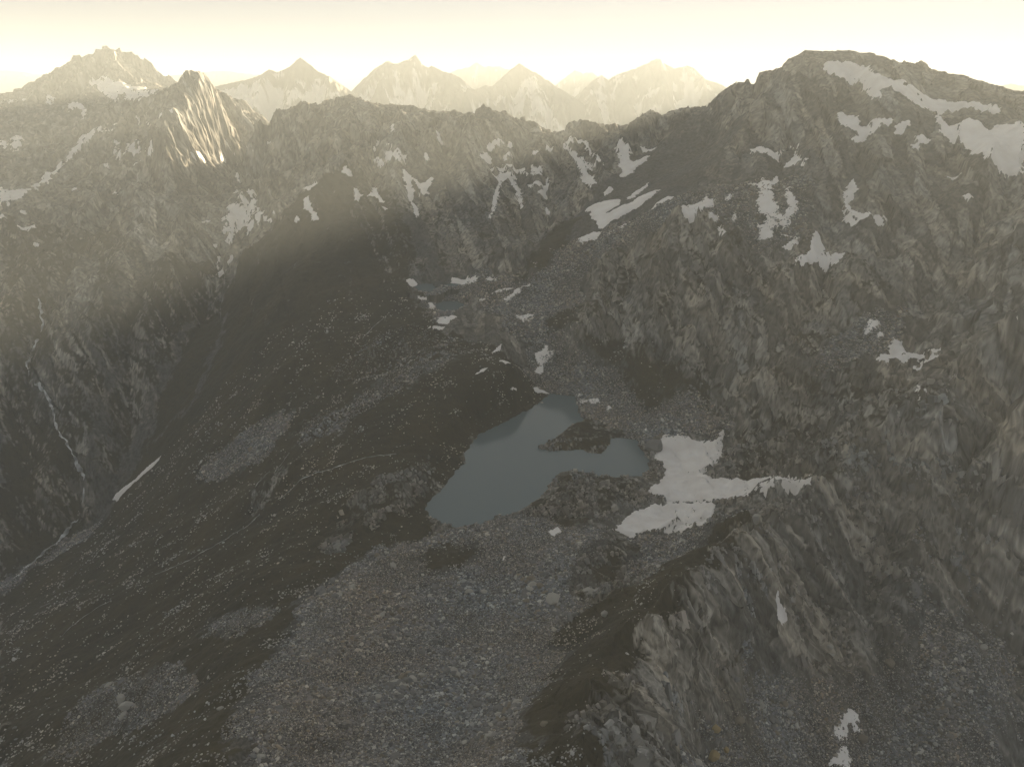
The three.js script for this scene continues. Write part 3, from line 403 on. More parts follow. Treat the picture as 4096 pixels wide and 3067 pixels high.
// ---------- snow patches: outlines [east, north, ...]; a smooth body of old snow that rocks poke through ----------
const SNOW = [["broad snowfield in the hollow right of the left-hand summit",[-1478,2728,-1449,2760,-1416,2750.2,-1375.1,2697.4,-1351.1,2686.6,-1342.4,2717.7,-1289,2654.7,-1279.2,2679.3,-1211.5,2585,-936.7,2049,-991.4,2038.2,-1045,2126.6,-1204.1,2423.8,-1247.3,2484,-1237.6,2431.3,-1205.5,2371.5,-1251.4,2416.8,-1345.2,2563.5,-1409.1,2650.4]],["slanting snow ramp just left of the sunlit crag",[-852.7,1782,-739.1,1604.8,-716,1584.8,-714.7,1598.4,-707.7,1640.6,-704.8,1615,-714.6,1579.2,-832,1769.2,-842.7,1770.9]],["small flat snow patch below the broad summit snowfield",[-929,1906,-906.4,1905.9,-843.4,1787.2,-881.5,1849.9,-925.4,1904.9]],["long thin snow couloir slanting down the left-hand mountain",[-1076.3,2012.8,-1097.6,2009.9,-1150.1,2056.4,-1102.4,1924.2,-1101.9,1898,-1102.3,1867.2,-1105.2,1843.1,-1086.2,1780.7,-1081.2,1743.5,-1073,1695.7,-1063.7,1651.6,-1043.3,1605.5,-1040.2,1612.1,-1042,1651.7,-1059.6,1721.9,-1073.4,1789.7,-1093.8,1863.7,-1092.1,1876.1,-1083.4,1896.9,-1073.2,1926,-1051.8,1940,-1044.3,1959.1]],["short snow finger beside the top of the long couloir",[-1002.8,1951,-1035.7,1958.1,-1053.3,1949.3,-1054.9,1932.5,-1036.9,1939.1,-1008.8,1940.3]],["snow apron at the left edge below the long couloir",[-1168.4,1693.4,-1141,1660,-1103.5,1630.1,-1062.2,1605.2,-1045.7,1609.5,-1019.9,1542.6,-1005.7,1493.3,-1008,1469.7,-1022.1,1466.5]],["forked snow patch high on the left-hand mountain",[-1603.7,2674.2,-1594,2683.8,-1558.7,2623.4,-1547.5,2629.2,-1550.3,2609.2,-1541,2582.8,-1544.3,2566.2,-1568.3,2609]],["hooked snow patch under the left-hand summit",[-1422.1,2471.3,-1413.2,2468.1,-1401.7,2490.5,-1332.8,2395,-1291.9,2331.8,-1241.5,2229.8,-1219.4,2176.6,-1292,2313,-1321.3,2359.5,-1345.5,2381.1,-1343.5,2347.8,-1350.4,2347.3]],["ragged snow patch near the left edge halfway up the mountain",[-1395.2,2120.6,-1385.4,2131.1,-1350.5,2094.9,-1340,2085,-1337,2053.3,-1324.9,2017.1,-1343.9,2032.2,-1368,2067]],["snow patch cut by the left edge of the view",[-1415.2,2097.3,-1395.4,2093.1,-1365.3,2037.4,-1398.5,2067]],["crescent snowfield left of the sunlit crag",[-972.7,1847.1,-954.5,1844.7,-957.5,1833.5,-942.9,1797.1,-888.6,1717.7,-882.1,1728.9,-881.5,1738.2,-868.5,1745.4,-859,1748.6,-808.7,1679.6,-738,1566.8,-744.1,1563.7,-753.6,1563.6,-793.5,1603.8,-868.4,1718.7,-884.3,1713.9,-893.4,1705.6,-943.8,1786.7,-958,1818.6,-966.7,1830.2]],["small snow patch near the left skyline",[-1733.2,2661.4,-1713.6,2670.7,-1688.8,2625.5,-1694.2,2601.7]],["tiny snow patch right of the small one by the left skyline",[-1686.1,2656.3,-1676.9,2670.6,-1662.6,2651.4,-1671.6,2644.4]],["big snowfield with two upper fingers in the bowl right of the pale buttress",[-582.6,1546.8,-583.9,1569.9,-544.2,1489,-532.7,1478.9,-525.1,1471.9,-520.3,1477.1,-527.5,1488.8,-540.6,1507.9,-538.5,1517.5,-525.1,1502.8,-512.3,1478.4,-493,1438.3,-480.7,1435.4,-471,1436.5,-428.3,1297.5,-440.5,1300.3,-430,1294.1,-415.4,1285.8,-425.3,1281.5,-440.6,1286.2,-458,1292.2,-471,1283.9,-485.8,1284.5,-539.3,1369.9,-541.1,1384.1,-552.5,1384.4,-555.2,1399.6,-542.5,1401.7,-550,1408.8,-566.7,1421.6,-567.8,1430.7,-555.6,1428.2,-568.2,1452.7,-566.2,1462,-569.6,1473.5,-551,1465.8,-540.9,1461.9,-540.9,1473.8]],["thin upright snow sliver above the bowl snowfield",[-596.3,1611.3,-592.2,1613.1,-589.9,1605.5,-594.9,1605.5]],["tiny snow sliver right above the bowl fingers",[-591.7,1601.4,-586.4,1601.4,-582.7,1592.8,-588.6,1594.5]],["small cupped snow patch below the right foot of the sunlit crag",[-660.5,1761.5,-654,1770.9,-650.2,1785.9,-648.8,1799.5,-644.4,1789.1,-641.4,1797.1,-646.8,1779.3,-652.5,1768,-656.8,1764.5]],["winged snow patch right of the sunlit crag",[-641.3,1827.8,-558.6,1636.8,-544.3,1634.5,-528,1638.5,-511.5,1643.1,-496.8,1589.3,-524.2,1632.6,-539.8,1633.5,-545.2,1632,-541.8,1630.3,-534.5,1627.9,-548.2,1628.7,-557.3,1631,-565.4,1636.7]],["flat pinkish snow ledge at the foot of the sunlit crag",[-675.5,1592,-674.8,1620.8,-669.7,1659.6,-669,1651,-670,1613.2,-672.9,1591.3]],["small snow lump right of the pinkish snow ledge",[-664,1679.1,-661.3,1703.8,-660.3,1726.3,-658.2,1702.6]],["boot-shaped snow patch on the dark grassy spur",[-357.6,1268.4,-350.2,1270.2,-343.9,1246.3,-331.2,1220.3,-319.9,1203,-317.4,1195.7,-323.7,1192.1,-331.2,1193.3,-329.7,1204.2,-339,1220.9,-350.9,1234]],["little snow patch left of the boot-shaped one",[-362.9,1212.6,-361.1,1223.6,-352.9,1211.4,-352.7,1204.3]],["small snow streak left of the bowl snowfield",[-603.9,1408.4,-598.2,1425.2,-588.3,1420,-591.8,1415.6]],["tiny snow patch below the bowl snowfield",[-559.9,1348.8,-555.7,1360.4,-552.6,1352.4,-555.4,1341.4]],["narrow snow streak along the upper edge of the grassy spur",[-344.3,1312.5,-351.7,1309.9,-360.3,1308.3,-367.7,1301.3,-354.8,1290.9,-345.5,1304]],["tiny pink snow patch below the crescent snowfield",[-954.7,1735.4,-947,1741,-913.2,1689.1,-924.2,1686.1]],["tiny upright snow patch below the crescent snowfield",[-801.9,1591.3,-794,1591.8,-776.9,1558.3,-784.6,1558]],["tiny snow patch above the left rock bench",[-954.2,1606.2,-947.5,1616.1,-927,1574.9,-931.9,1567.9]],["tiny slanting snow patch above the pale buttress",[-813.8,1502.5,-807.3,1504.5,-797,1497.5,-798.4,1493.7]],["tiny snow patch on the left rock bench",[-954.2,1420.3,-947.3,1425.3,-941.4,1418.2,-948.3,1412]],["small snow streak at the left edge on the rock bench",[-985.8,1407.4,-970.7,1397.5,-963.8,1388.6,-973.5,1386.8]],["low snow streak along the left rock bench",[-947.4,1386.5,-931.7,1387.7,-912.9,1394.2,-908.8,1384.6,-926.4,1382.6]],["tiny snow dab under the left rock bench",[-893.2,1344.6,-885.4,1347.7,-878.6,1335.6,-888.1,1338.2]],["curved snow strip in the gully below the bowl",[-488.4,1270.8,-490.2,1263.6,-497,1257.1,-508.6,1251.9,-502.1,1208.9,-530.1,1282.1,-507.3,1254.3,-498.7,1259.9,-494.7,1268.6]],["thin snow sliver beside the gully strip",[-544.7,1335,-543,1318.7,-540,1301.8,-545.2,1322.5]],["dirty snow tongue in the stream bed of the left-hand valley",[-533.7,834.2,-530.1,840.9,-520.4,845.9,-507.2,848.7,-494,852.6,-481.8,853.6,-469.5,850.4,-462.8,845.4,-463.7,838.9,-477.8,842.1,-493.9,844,-507.5,841.6,-515.3,832.9,-521.9,826.2]],["branching snowfield high on the left end of the middle ridge",[-258.7,1447.9,-252.5,1446,-240.5,1408.4,-232.1,1402.2,-221.2,1393.3,-217.7,1380,-227,1389.1,-212,1363.1,-201.9,1363,-197.9,1362.5,-184.9,1378.5,-189.9,1369.9,-195.3,1355.5,-192.6,1345.4,-197,1329.9,-206.3,1338.1,-216.2,1348.9,-229.6,1379.1,-238.7,1390.8,-246.1,1397.7,-244.1,1404.8]],["tapering snow patch just below the branching snowfield",[-257.7,1392.7,-251.1,1403.9,-240.3,1391.7,-233.8,1375.4,-238.5,1370.3,-241.8,1367.3,-253.1,1389.4]],["tiny round snow spot left of the branching snowfield",[-261.7,1414.3,-258.4,1424.4,-253.4,1416.6,-258.1,1411.2]],["kinked snow patch at the top of the grassy spur",[-306,1341,-302.1,1354.7,-297,1348.7,-289.8,1349.5,-286.7,1336.9,-291.6,1332.2,-297.1,1337.8]],["V-shaped snowfield in the left gully of the middle ridge",[-194.4,1326.1,-185.8,1325.3,-173.1,1310.2,-160.8,1298,-152.8,1300.7,-145.4,1312.4,-139,1315.3,-140.7,1296.6,-146.7,1278.9,-139.3,1267.6,-150,1269.6,-158.3,1270.3,-164.6,1284.4,-168.1,1296.3,-174.5,1302.1,-175,1295.5,-169.8,1284.9,-170.7,1270.7,-173.7,1261.7,-181.4,1278,-185.8,1293.4,-190.6,1307.8]],["dripping snow strip under the V-shaped snowfield",[-174.6,1263.9,-166.8,1253.3,-159.1,1234.4,-153.2,1200.8,-153.7,1174.9,-160.8,1200.8,-164,1235,-170.2,1250.2]],["left of two small snow patches below the kinked one",[-278.9,1300.1,-273.4,1301.1,-264.8,1282.8,-259.2,1282.1,-262.3,1269.5,-259.1,1243.9,-265.3,1241.9,-271.4,1273.2]],["right of two small snow patches left of the V-shaped snowfield",[-250.2,1335.4,-242.4,1321.3,-233.7,1286,-226.6,1267.2,-215.6,1246.2,-225,1251,-239.7,1279,-250,1279.6,-246.2,1301.8]],["tiny snow comma below the two small patches",[-218.9,1233.8,-207.1,1223.8,-211,1219.2]],["small upright snow patch right of the branching snowfield",[-163,1380.2,-155.6,1374.7,-149.8,1365.3,-151.3,1356.2,-160.7,1366.6]],["snow wedge under the notch left of the ridge tower",[-141.9,1427.4,-136,1423.6,-133.8,1415.8,-125.1,1413.3,-131.3,1406.5,-140.5,1405.1]],["tiny snow speck under the left ridge crest",[-233.9,1475.8,-229.3,1483.2,-221.3,1423.1,-230.2,1443.5]],["hook-shaped snowfield beneath the ridge tower",[-56.1,1386.5,-41.3,1397.3,-29.8,1401.6,-18.1,1405.2,-12,1405,-17.3,1382,-23.6,1380.7,-29.6,1390.8,-35.9,1385.9,-38.7,1380,-37.1,1370,-33.4,1354.4,-43,1345.1,-56,1339,-57.9,1347.8,-50,1373.3,-54.4,1377.3,-44.8,1392.2]],["small square snow patch right of the hook-shaped field",[-8.5,1410.6,0.3,1406.4,-2.6,1389.5,-8.4,1393.6]],["torn snow patch in the centre of the middle ridge",[-18.3,1363.1,-6.3,1374.7,0.3,1379.4,-2.5,1367,4.7,1372.6,-14.8,1352.1]],["long level snow band across the middle ridge",[-40.4,1329.4,-23.2,1344.1,-0.5,1343.6,22.7,1342,24.2,1328.3,-0.5,1335.5,-26,1337.2]],["snow patch at the right end of the level band",[29.8,1332.1,38.6,1324.4,44.3,1307.8,53.3,1306.5,46.3,1285.3,35,1314.2]],["short snow band under the right end of the level one",[14.5,1337.1,21.9,1324.6,32.7,1305.9,51.9,1289.6,40.9,1283.9,24.5,1310,15.8,1327.2]],["spidery snow couloirs joining in the centre of the middle ridge",[-37.2,1310.9,-28.4,1313.9,-20.7,1320.8,-23.8,1338,-13.2,1326.7,-7.5,1323.6,2.3,1323.1,8.7,1320.4,3.6,1308.1,11.4,1298.6,16.7,1278.4,15.1,1259.5,17.2,1211.5,15.6,1187.1,10.5,1220,6.7,1253,10.4,1272.1,1.4,1289.5,-3.9,1305.2,-8.8,1301,-17.1,1300.2,-21.5,1282.7,-25.4,1223.7,-27.9,1193.2,-31.1,1163.3,-35.5,1155.5,-33.3,1191.6,-32.5,1214.1,-25.7,1269.2,-23.3,1291.4,-28.6,1294.9]],["looping snow ribbon right of the central couloirs",[24.9,1281,37.3,1269.6,50.5,1259.1,58,1265,59.9,1280.3,61.8,1287.9,64.9,1275,62.3,1261.9,55.6,1248.8,59.1,1246.7,55.2,1237,49.2,1234.4,42.5,1230.7,43.8,1239,52.9,1250.7,42.2,1252.5,32,1268.1]],["tiny snow patch below the looping ribbon",[52.9,1191.7,58.7,1184,63.3,1166.8,54.9,1175.9]],["little star-shaped snow patch above the level band",[34.1,1338.5,35.8,1353.9,43.7,1342.3,45.6,1350.2,48,1337.8,44.8,1329.9]],["small snow patch under the saddle of the middle ridge",[60,1360,74.8,1369.9,68.1,1354.1,61.2,1351.5]],["long ragged snow strip on the right part of the middle ridge",[94.8,1369.2,108.1,1391.1,112,1371.7,107,1358.3,115.9,1345.2,125.7,1327.8,130.6,1290.2,136.4,1263.6,126.4,1270.1,123.8,1263.8,131.1,1232.8,135.8,1228.5,130.9,1204.1,134,1173.3,123.7,1163,120.5,1216.9,116.8,1235.2,114.5,1305.7,108.4,1338.5,103.7,1355,98.8,1363.3]],["bent snow strip beside the long ragged one",[109.7,1380.2,127.8,1400.5,135.5,1381.6,141.9,1352.7,147.1,1293,152.4,1260.4,138.2,1269.1,144.1,1279.2,138.9,1335.1,132.3,1359.2,128.7,1382.3,117.4,1378.9]],["L-shaped snowfield where the ridge meets the right-hand mountain",[185.6,1338.5,194,1331,195.9,1319.1,204.1,1317.3,205.9,1308.2,200.3,1283.7,202.6,1262.9,218.4,1269.5,232.7,1272.3,221.7,1253.3,202.4,1226.4,193.1,1199.8,181.3,1186.7,172.9,1187.5,181.2,1233,176.5,1248.4,183.4,1272.8,180.8,1298.4,182.1,1321.3]],["small snow wisp above the L-shaped snowfield",[224,1329,233.3,1333.2,237.7,1321.2,249.8,1305,240.2,1303.1,227.9,1313.1]],["small slanting snow patch between ridge and scree slope",[140.6,1130.7,151.2,1146.7,155.6,1136.8,149.6,1126.1,141,1119]],["hair-thin snow streak on the diagonal scree slope",[159.1,1020.2,176.3,1075.3,194.3,1113.3,206.7,1122.5,188.3,1073.1,169.4,1025.9]],["large forked snowfield on the diagonal scree slope",[109.5,1088.6,121.9,1093.2,131.4,1075,141.8,1068.2,154.2,1047.2,145.8,1008.9,134,1004.6,127.8,996.9,143.5,996,158.7,999.9,177.8,1014.3,200.6,1014.2,188.8,988.5,172.9,978.4,155.4,972.4,139.3,959,127.1,958.6,115.2,964.6,112.9,980,111.3,996.9,109.4,1022]],["tongue of snow right of the large forked snowfield",[178.2,943.1,187.9,953.7,203.2,959.7,207.2,946.6,197.1,935.3,185.5,937.6]],["lowest snow tongue on the diagonal scree slope",[81.1,941.9,85,954.9,96.3,960.8,108.6,960.7,118.7,952.8,111.7,944,99.4,943]],["narrow snow streak above the lowest tongue",[117.3,938.4,130.4,937.4,143.2,943.5,154.7,942.4,146.7,935.7,134.1,930.2,122,931.6]],["great snowfield draped over the right-hand summit and its ridge",[439.9,1118.4,448.6,1127.1,459.6,1127.4,475,1126.7,486.7,1116.7,495.2,1109.2,488.8,1057.9,493.9,1028.6,512.4,1025.3,530.8,1025.7,554.2,1035.9,576.7,1036,588.7,1019.4,599.7,1010.6,611.3,1005.1,613.4,987.8,610.6,962,599.7,957.3,594.9,972.8,591.6,993.7,581.2,993,578.9,1002.7,568.5,1006.3,550.1,986.2,540.9,992,516.4,974.5,506,980.6,500,1000.5,487.3,1010.9,480,1011.6,471.2,993.6,467.5,1008.2,469.3,1024.8,475.2,1059.6,475.3,1075.5,470.4,1077.7,464,1083.8,455.4,1090.5,446.5,1098.6]],["slim snow patch on the left shoulder of the right-hand mountain",[374.3,1080,385.4,1098.5,391.8,1093.4,387.9,1082.1,380.1,1076.9]],["double-lobed snowfield below the right-hand summit",[417.6,984,433.3,1023.5,440,1024.3,439.7,1002.5,444.7,996.5,440.1,970.3,435,963.5,445.5,962.6,458.1,962.4,459.4,952,472.2,951.1,463,939.7,452.6,940.8,443.1,943.7,429.8,927.5,422.7,929.6,417.3,932.6,430,946.1,430.8,954.3,423.4,963.6]],["small snow patch right of the double-lobed snowfield",[464.2,926.3,472.5,935.5,470.2,940.2,481.9,944.2,488.9,941.5,486.6,935.2,475,925.1]],["torn little snow patch between the double-lobed field and the glacier",[469,891.3,477.1,891.3,480.8,906.7,488.8,906.9,495.7,898.7,484.4,890.8,477.8,888.4,473,879.2,467.4,883.2]],["wide glacier-like snowfield at the right edge",[527.2,961.4,533.3,950,528.5,918.3,544,922.7,548.5,906.7,556.3,893.5,571.5,898.7,580,888.2,596.1,890.4,529.1,770.6,523.5,777.9,513.6,778.4,509.8,781.4,503.4,786.7,501.1,794.2,504.5,821,518.5,862.1,517.4,882.1,512.4,895.3,514.6,915.9,517.9,922.2,522.5,936.4]],["level snow patch on the lower left shoulder of the right-hand mountain",[324.9,1029.1,339,1037.2,335.1,998.6,340.9,984.1,352.9,992.1,345,969.9,334.2,967.4,326.6,982.8,326,1020.1]],["sickle-shaped snow patch on the right-hand mountain",[363.3,1009.5,372.6,1019.2,379.6,999.6,372.5,981.9,358.4,932.6,352.9,937.6,346,938.4,340.1,941,355,958.2,368.8,982.7,374.8,1008.3,370.2,1010.9]],["tiny snow patch touching the sickle-shaped one",[353.2,919.3,360.7,927.7,362.7,919.2,355.7,913.8]],["big V of snow above the dark cliff on the right-hand mountain",[289.7,902.4,298.6,902.9,305,909.1,308.1,902.5,316.2,903.3,325.9,918.8,324.4,902.9,317.8,894.3,311.5,888.8,304.6,863.9,299.3,834.6,295.1,808.1,296.3,799.6,302.4,805,307,814.4,309,834.3,317.5,860.8,323,865.3,318.5,833.7,317.8,815.2,310.6,799.5,303.5,792.6,295.5,779.3,287,783.1,282.2,787.2,280.3,774.2,273.7,773.5,266.8,786,272.3,794.2,273.7,813.4,280.8,807.3,285.1,817.5,282.5,839.9,284.1,855.8,290.9,867,294.3,889.4]],["L-shaped snowfield on the middle of the right-hand mountain",[376.5,839.4,388.1,855.3,393.6,860.3,391.6,846.4,390.1,834,383.7,829.7,378.8,818.5,372.5,814.2,371,803.4,367.8,789.5,372.5,782.4,381.7,768.8,372.8,765.6,365.2,769.3,359.3,770.1,356.6,783,363.2,799.8,370.4,818.4]],["snow wedge at the toe of the L-shaped field",[376.6,761.2,382.8,769.8,391.7,769.4,394.3,764.6,385.5,757,376.3,753.7]],["three-armed snowfield below the big V",[319.3,765.1,324.1,771,325.3,761,326.7,753.4,323.7,748.3,334.8,750.1,329.7,743.2,335.9,736.7,341,730.2,334.7,724.1,328.2,721.9,320.9,723.1,314.3,725.4,303.6,719.3,291.9,713.2,284.1,711.5,285.2,720.4,290.5,725.3,302.3,733.7,311.6,752]],["tattered snow patch at the top left of the dark cliff",[196,851.9,215.7,892.4,223.2,884.3,235.6,898.5,242.1,872.8,230.2,857.8,219.7,844.9,212.5,835.1,205.4,835.5,198.8,836.5,196.6,841.4]],["small snow patch under the tattered one",[220.2,828.6,230.3,844.4,233,837.4,236.6,832.6,229,827.4]],["tiny snow patch left of the big V",[250.1,867.5,261.8,886.7,261.2,875.2,253.4,863.2]],["snow patch hanging on the upper edge of the dark cliff",[229,821.7,236.3,820.8,235,792.9,231.7,792.7,230.2,813.6]],["frayed snow patch left of the three-armed field",[284.9,758,294.2,761.1,300.4,766.1,304.2,761.3,298.7,753.4,291.5,750.5,285.7,754.5]],["thin snow wisp below the big V",[287.1,772.5,293.6,770.8,299.7,767.7,292.3,766.1]],["little snow dash left of the glacier-like field",[485.1,830.9,488.3,816,484.1,810.8,484.3,824]],["lone oval snow patch on the right-hand mountainside",[458.5,751.6,463.8,749.3,465.6,744.6,460.1,742]],["tiny snow drip on the upper cliff",[247.3,819.6,252.7,830.1,252.6,820.3,249.2,814.5]],["pinkish snow patch left of the upper tarn",[-146.5,978.1,-140.8,980.2,-131.9,973.1,-129.9,966.7,-135.1,951.8,-141.2,962.6]],["lobed snow patch on the far shore of the upper tarn",[-83.5,970.9,-83.8,989.4,-73.5,991.8,-68.9,987.1,-62.2,988.8,-43.9,936.5,-43.4,927.7,-55,937.2,-64.8,957.2,-76.7,971.9]],["small pointed snow patch right of the upper tarn",[-35.8,921,-31.8,925.8,-28.3,926.8,-24.7,921.8,-14.1,918,-22.5,916]],["flat snow streak on the scree right of the tarns",[-26,893.8,-16.5,896.6,2.2,896.2,-6,891.5,-18.4,892]],["wavy snow strip on the scree right of the tarns",[-13.6,872.7,-8.7,881.9,-0.4,885.2,3.2,893.2,12.3,897.9,9.2,887.9,0,880.4,-2.9,870.5]],["tip of snow above the wavy strip",[12.3,898.8,24.2,899.2,22.3,895.4]],["small snow streak beside the lower tarn",[-44.7,882.9,-40.5,888.3,-30.9,890.4,-35.9,883.7]],["pink snow dab left of the lower tarn",[-108.4,904.8,-102.9,905.5,-97.7,889.8,-98.3,873.3,-104.8,880.3]],["thin snow rim between the two tarns",[-122.4,912.9,-115.8,912,-110.7,908.8,-117.3,906.8]],["bright white snow patch just below the lower tarn",[-93.2,843.6,-85.7,850.2,-75.9,849,-67.1,842.6,-72.6,836.2,-77.9,830.6,-84,829.7,-89.4,833.2]],["narrow snow strip on the grass brow below the tarns",[-100.1,816.9,-93,824.9,-80.9,822.8,-82.5,816.4,-92.4,818.6]],["speckled snow patch on the boulder field above the lake",[4,830.8,11,826.8,18.6,831.4,28.5,825.9,22.6,817.4,20.6,811.3,12.7,815.6,6.8,822]],["tall ragged snow patch on the scree behind the lake",[25.3,769.7,33.3,770,36.1,774.4,41.3,773.8,43,767.3,47.4,766.2,43.7,761.3,37.2,757.1,29.3,753.9,25.8,759.5]],["small snow patch just below the tall ragged one",[24.6,741.1,29.3,751.6,34.5,754.9,35.3,745.8,30.3,739.1]],["little snow streak in the hollow behind the grassy knoll",[-21.8,742.2,-17,757.8,-11.5,764.7,-14,756.8,-18.6,748]],["sharp snow sliver on the left brow of the grassy knoll",[-37,671.4,-31.4,679.4,-24.4,686,-28.6,677.1]],["fine snow line along the top of the grassy knoll",[-13.9,710.8,-7,719.2,-0.8,697.5,-6.8,694.7]],["lens-shaped snow patch on the grassy knoll above the lake",[-8.6,668.9,-2.7,675.1,4.1,680.5,0,675.2]],["crooked snow strip at the head of the lake",[22.1,710,30,721.4,28.5,714.9,34.1,716.1,40.1,712.2,31.8,710.1,23.6,704.4]],["lumpy small snow patch above the lake shore",[66.9,708.5,72.3,709.3,77,700.5,69.7,697.7]],["oblong snow slab at the right shore of the lake head",[67.8,689.3,75.9,693.5,90.6,690.2,91.4,681.2,84.3,675.9,71,679]],["small snow patch on the scree right of the oblong slab",[93.4,663,98.1,673.3,101.5,664.7,96.9,660.4]],["tiny snow patch above the big lakeside snowfield",[122,614.4,127.8,620.6,129.5,614.9,123.9,608.8]],["large dirty snowfield with a long right arm beside the lake",[125.7,566.9,132.9,594.7,143.7,603.3,156,601.3,162.8,593.2,173.2,584.2,179.9,579.2,190.8,585.9,187.3,571.9,179.4,551,163.9,529.2,156.8,523.2,163.2,514.3,182.9,505.1,201.9,498,219,488.3,226.3,480.3,210.3,446.7,198,452.3,180.9,458.6,168.8,470.8,155.5,477.2,142.6,488.2,124.9,489.7,111.5,495.9,111,507.9,124.1,522.7,131.4,540.5]],["stained snowfield strewn with stones in front of the lakeside one",[73.9,441.5,88.4,465.5,105.5,482.2,124.6,488.3,148.5,483.3,154.5,470.7,147.3,451.5,131.1,421.2,118.4,431.4,97.7,440.1,86.4,432.1,78.9,436.8]],["small bright snow patch on the near shore of the lake",[25.5,438.9,33.3,446.9,36.1,438.2,29.2,433.4]],["upper snow patch in the grey gully on the right",[319.1,621.8,323.2,624.7,327.2,621.1,329.5,617.1,325.2,611.5,317.8,607.4,311.1,607.6]],["small snow wedge under the upper gully patch",[316.6,599.2,324.1,606.1,326.7,601.5,320.5,598.3]],["three-cornered snowfield in the grey gully on the right",[334.7,601,338.3,595.6,338.8,587.3,338.6,583.2,337.7,567.9,343.9,562.9,355.2,563.1,348.1,554.2,339.7,541.2,332.1,539.3,325.2,538.6,321.4,539.8,326.6,545.7,332.1,546.6,330,559.3,322.5,561.5,319,567,311.5,561.8,309.5,570.1,314.5,578,321,581.1,323.7,588.6,328.9,595]],["snow patch right of the three-cornered field",[362,557.4,366.4,557.5,367.1,549.8,359.8,537.1,356.9,539.5]],["tiny snow patch near the right edge",[367.6,509.8,370.7,510.7,371.8,508.4]],["small snow patch above the blocky knob",[311.4,521.7,316.3,527.4,318.6,527.2,309.4,504.5,303.9,496.8,300.6,497.7]],["tiny snow chip right of the one above the blocky knob",[302.7,492.9,310.9,498.6,307.3,494.4]],["brown-stained leaning snow slab wedged in the spur cliff",[159.8,363.3,163.5,366.8,168.8,371.9,170.2,366.7,175.9,369.3,172.6,359.4,168.8,358.9,164.8,357.8,162.8,359.4,160.3,361]],["jagged snow patch among the boulders at the lower right",[202,332.1,208.9,336.5,214.1,335,212.3,331.6,209.3,330.1,212.1,327.9,210.9,326,207.2,325.9,206.3,329.7,203.1,327.8,203.3,324.1,198.7,319.2,193.8,315.7,190.9,316.8,189.3,317.1,193.1,320.9,193.6,324.2,197.9,325.5,196.8,327.4]],["snow patch cut by the bottom edge at the lower right",[181.2,299.9,183.9,303.5,187.6,305.7,189.6,309.7,194.6,313.7,198.4,314.5,197,309.9,198.6,308.8,195.8,304.4,194.4,302.8]],["small forked snow scrap at the foot of the spur cliff",[193.6,344.2,196.7,344.4,201,345.9,199.8,344,195.2,341.6]],["tiny bright snow chip on the scree in front of the lake",[-7,400.5,-5,405.4,-3.9,403.3,-5.7,399.6]]];
const snowMat = new THREE.MeshStandardMaterial({ vertexColors: true, roughness: 0.9 });
snowMat.name = 'old snow';
function meshXZ(x0, z0, w, h, c, top, keep, color) {
  const id = new Map(), P = [], C = [], I = [], S = new Float32Array(w * h), K = new Float32Array(w * h);
  for (let j = 0; j < h; j++) for (let i = 0; i < w; i++) K[j * w + i] = keep(x0 + i * c, z0 + j * c);
  const vert = (i, j) => { const q = j * w + i; if (!id.has(q)) { id.set(q, P.length / 3); const x = x0 + i * c, z = z0 + j * c; P.push(x, top(x, z, K[q]), -z); C.push(...color(x, z)); } return id.get(q); };
  for (let j = 0; j < h - 1; j++) for (let i = 0; i < w - 1; i++) {
    if (Math.max(K[j * w + i], K[j * w + i + 1], K[(j + 1) * w + i], K[(j + 1) * w + i + 1]) < 0) continue;
    const a = vert(i, j), b = vert(i + 1, j), d = vert(i, j + 1), e = vert(i + 1, j + 1); I.push(a, b, e, a, e, d);
  }
  const g = new THREE.BufferGeometry(); g.setAttribute('position', new THREE.Float32BufferAttribute(P, 3)); g.setAttribute('color', new THREE.Float32BufferAttribute(C, 3)); g.setIndex(I); g.computeVertexNormals();
  return g;
}
let snowTris = 0; const snowBoxes = [];
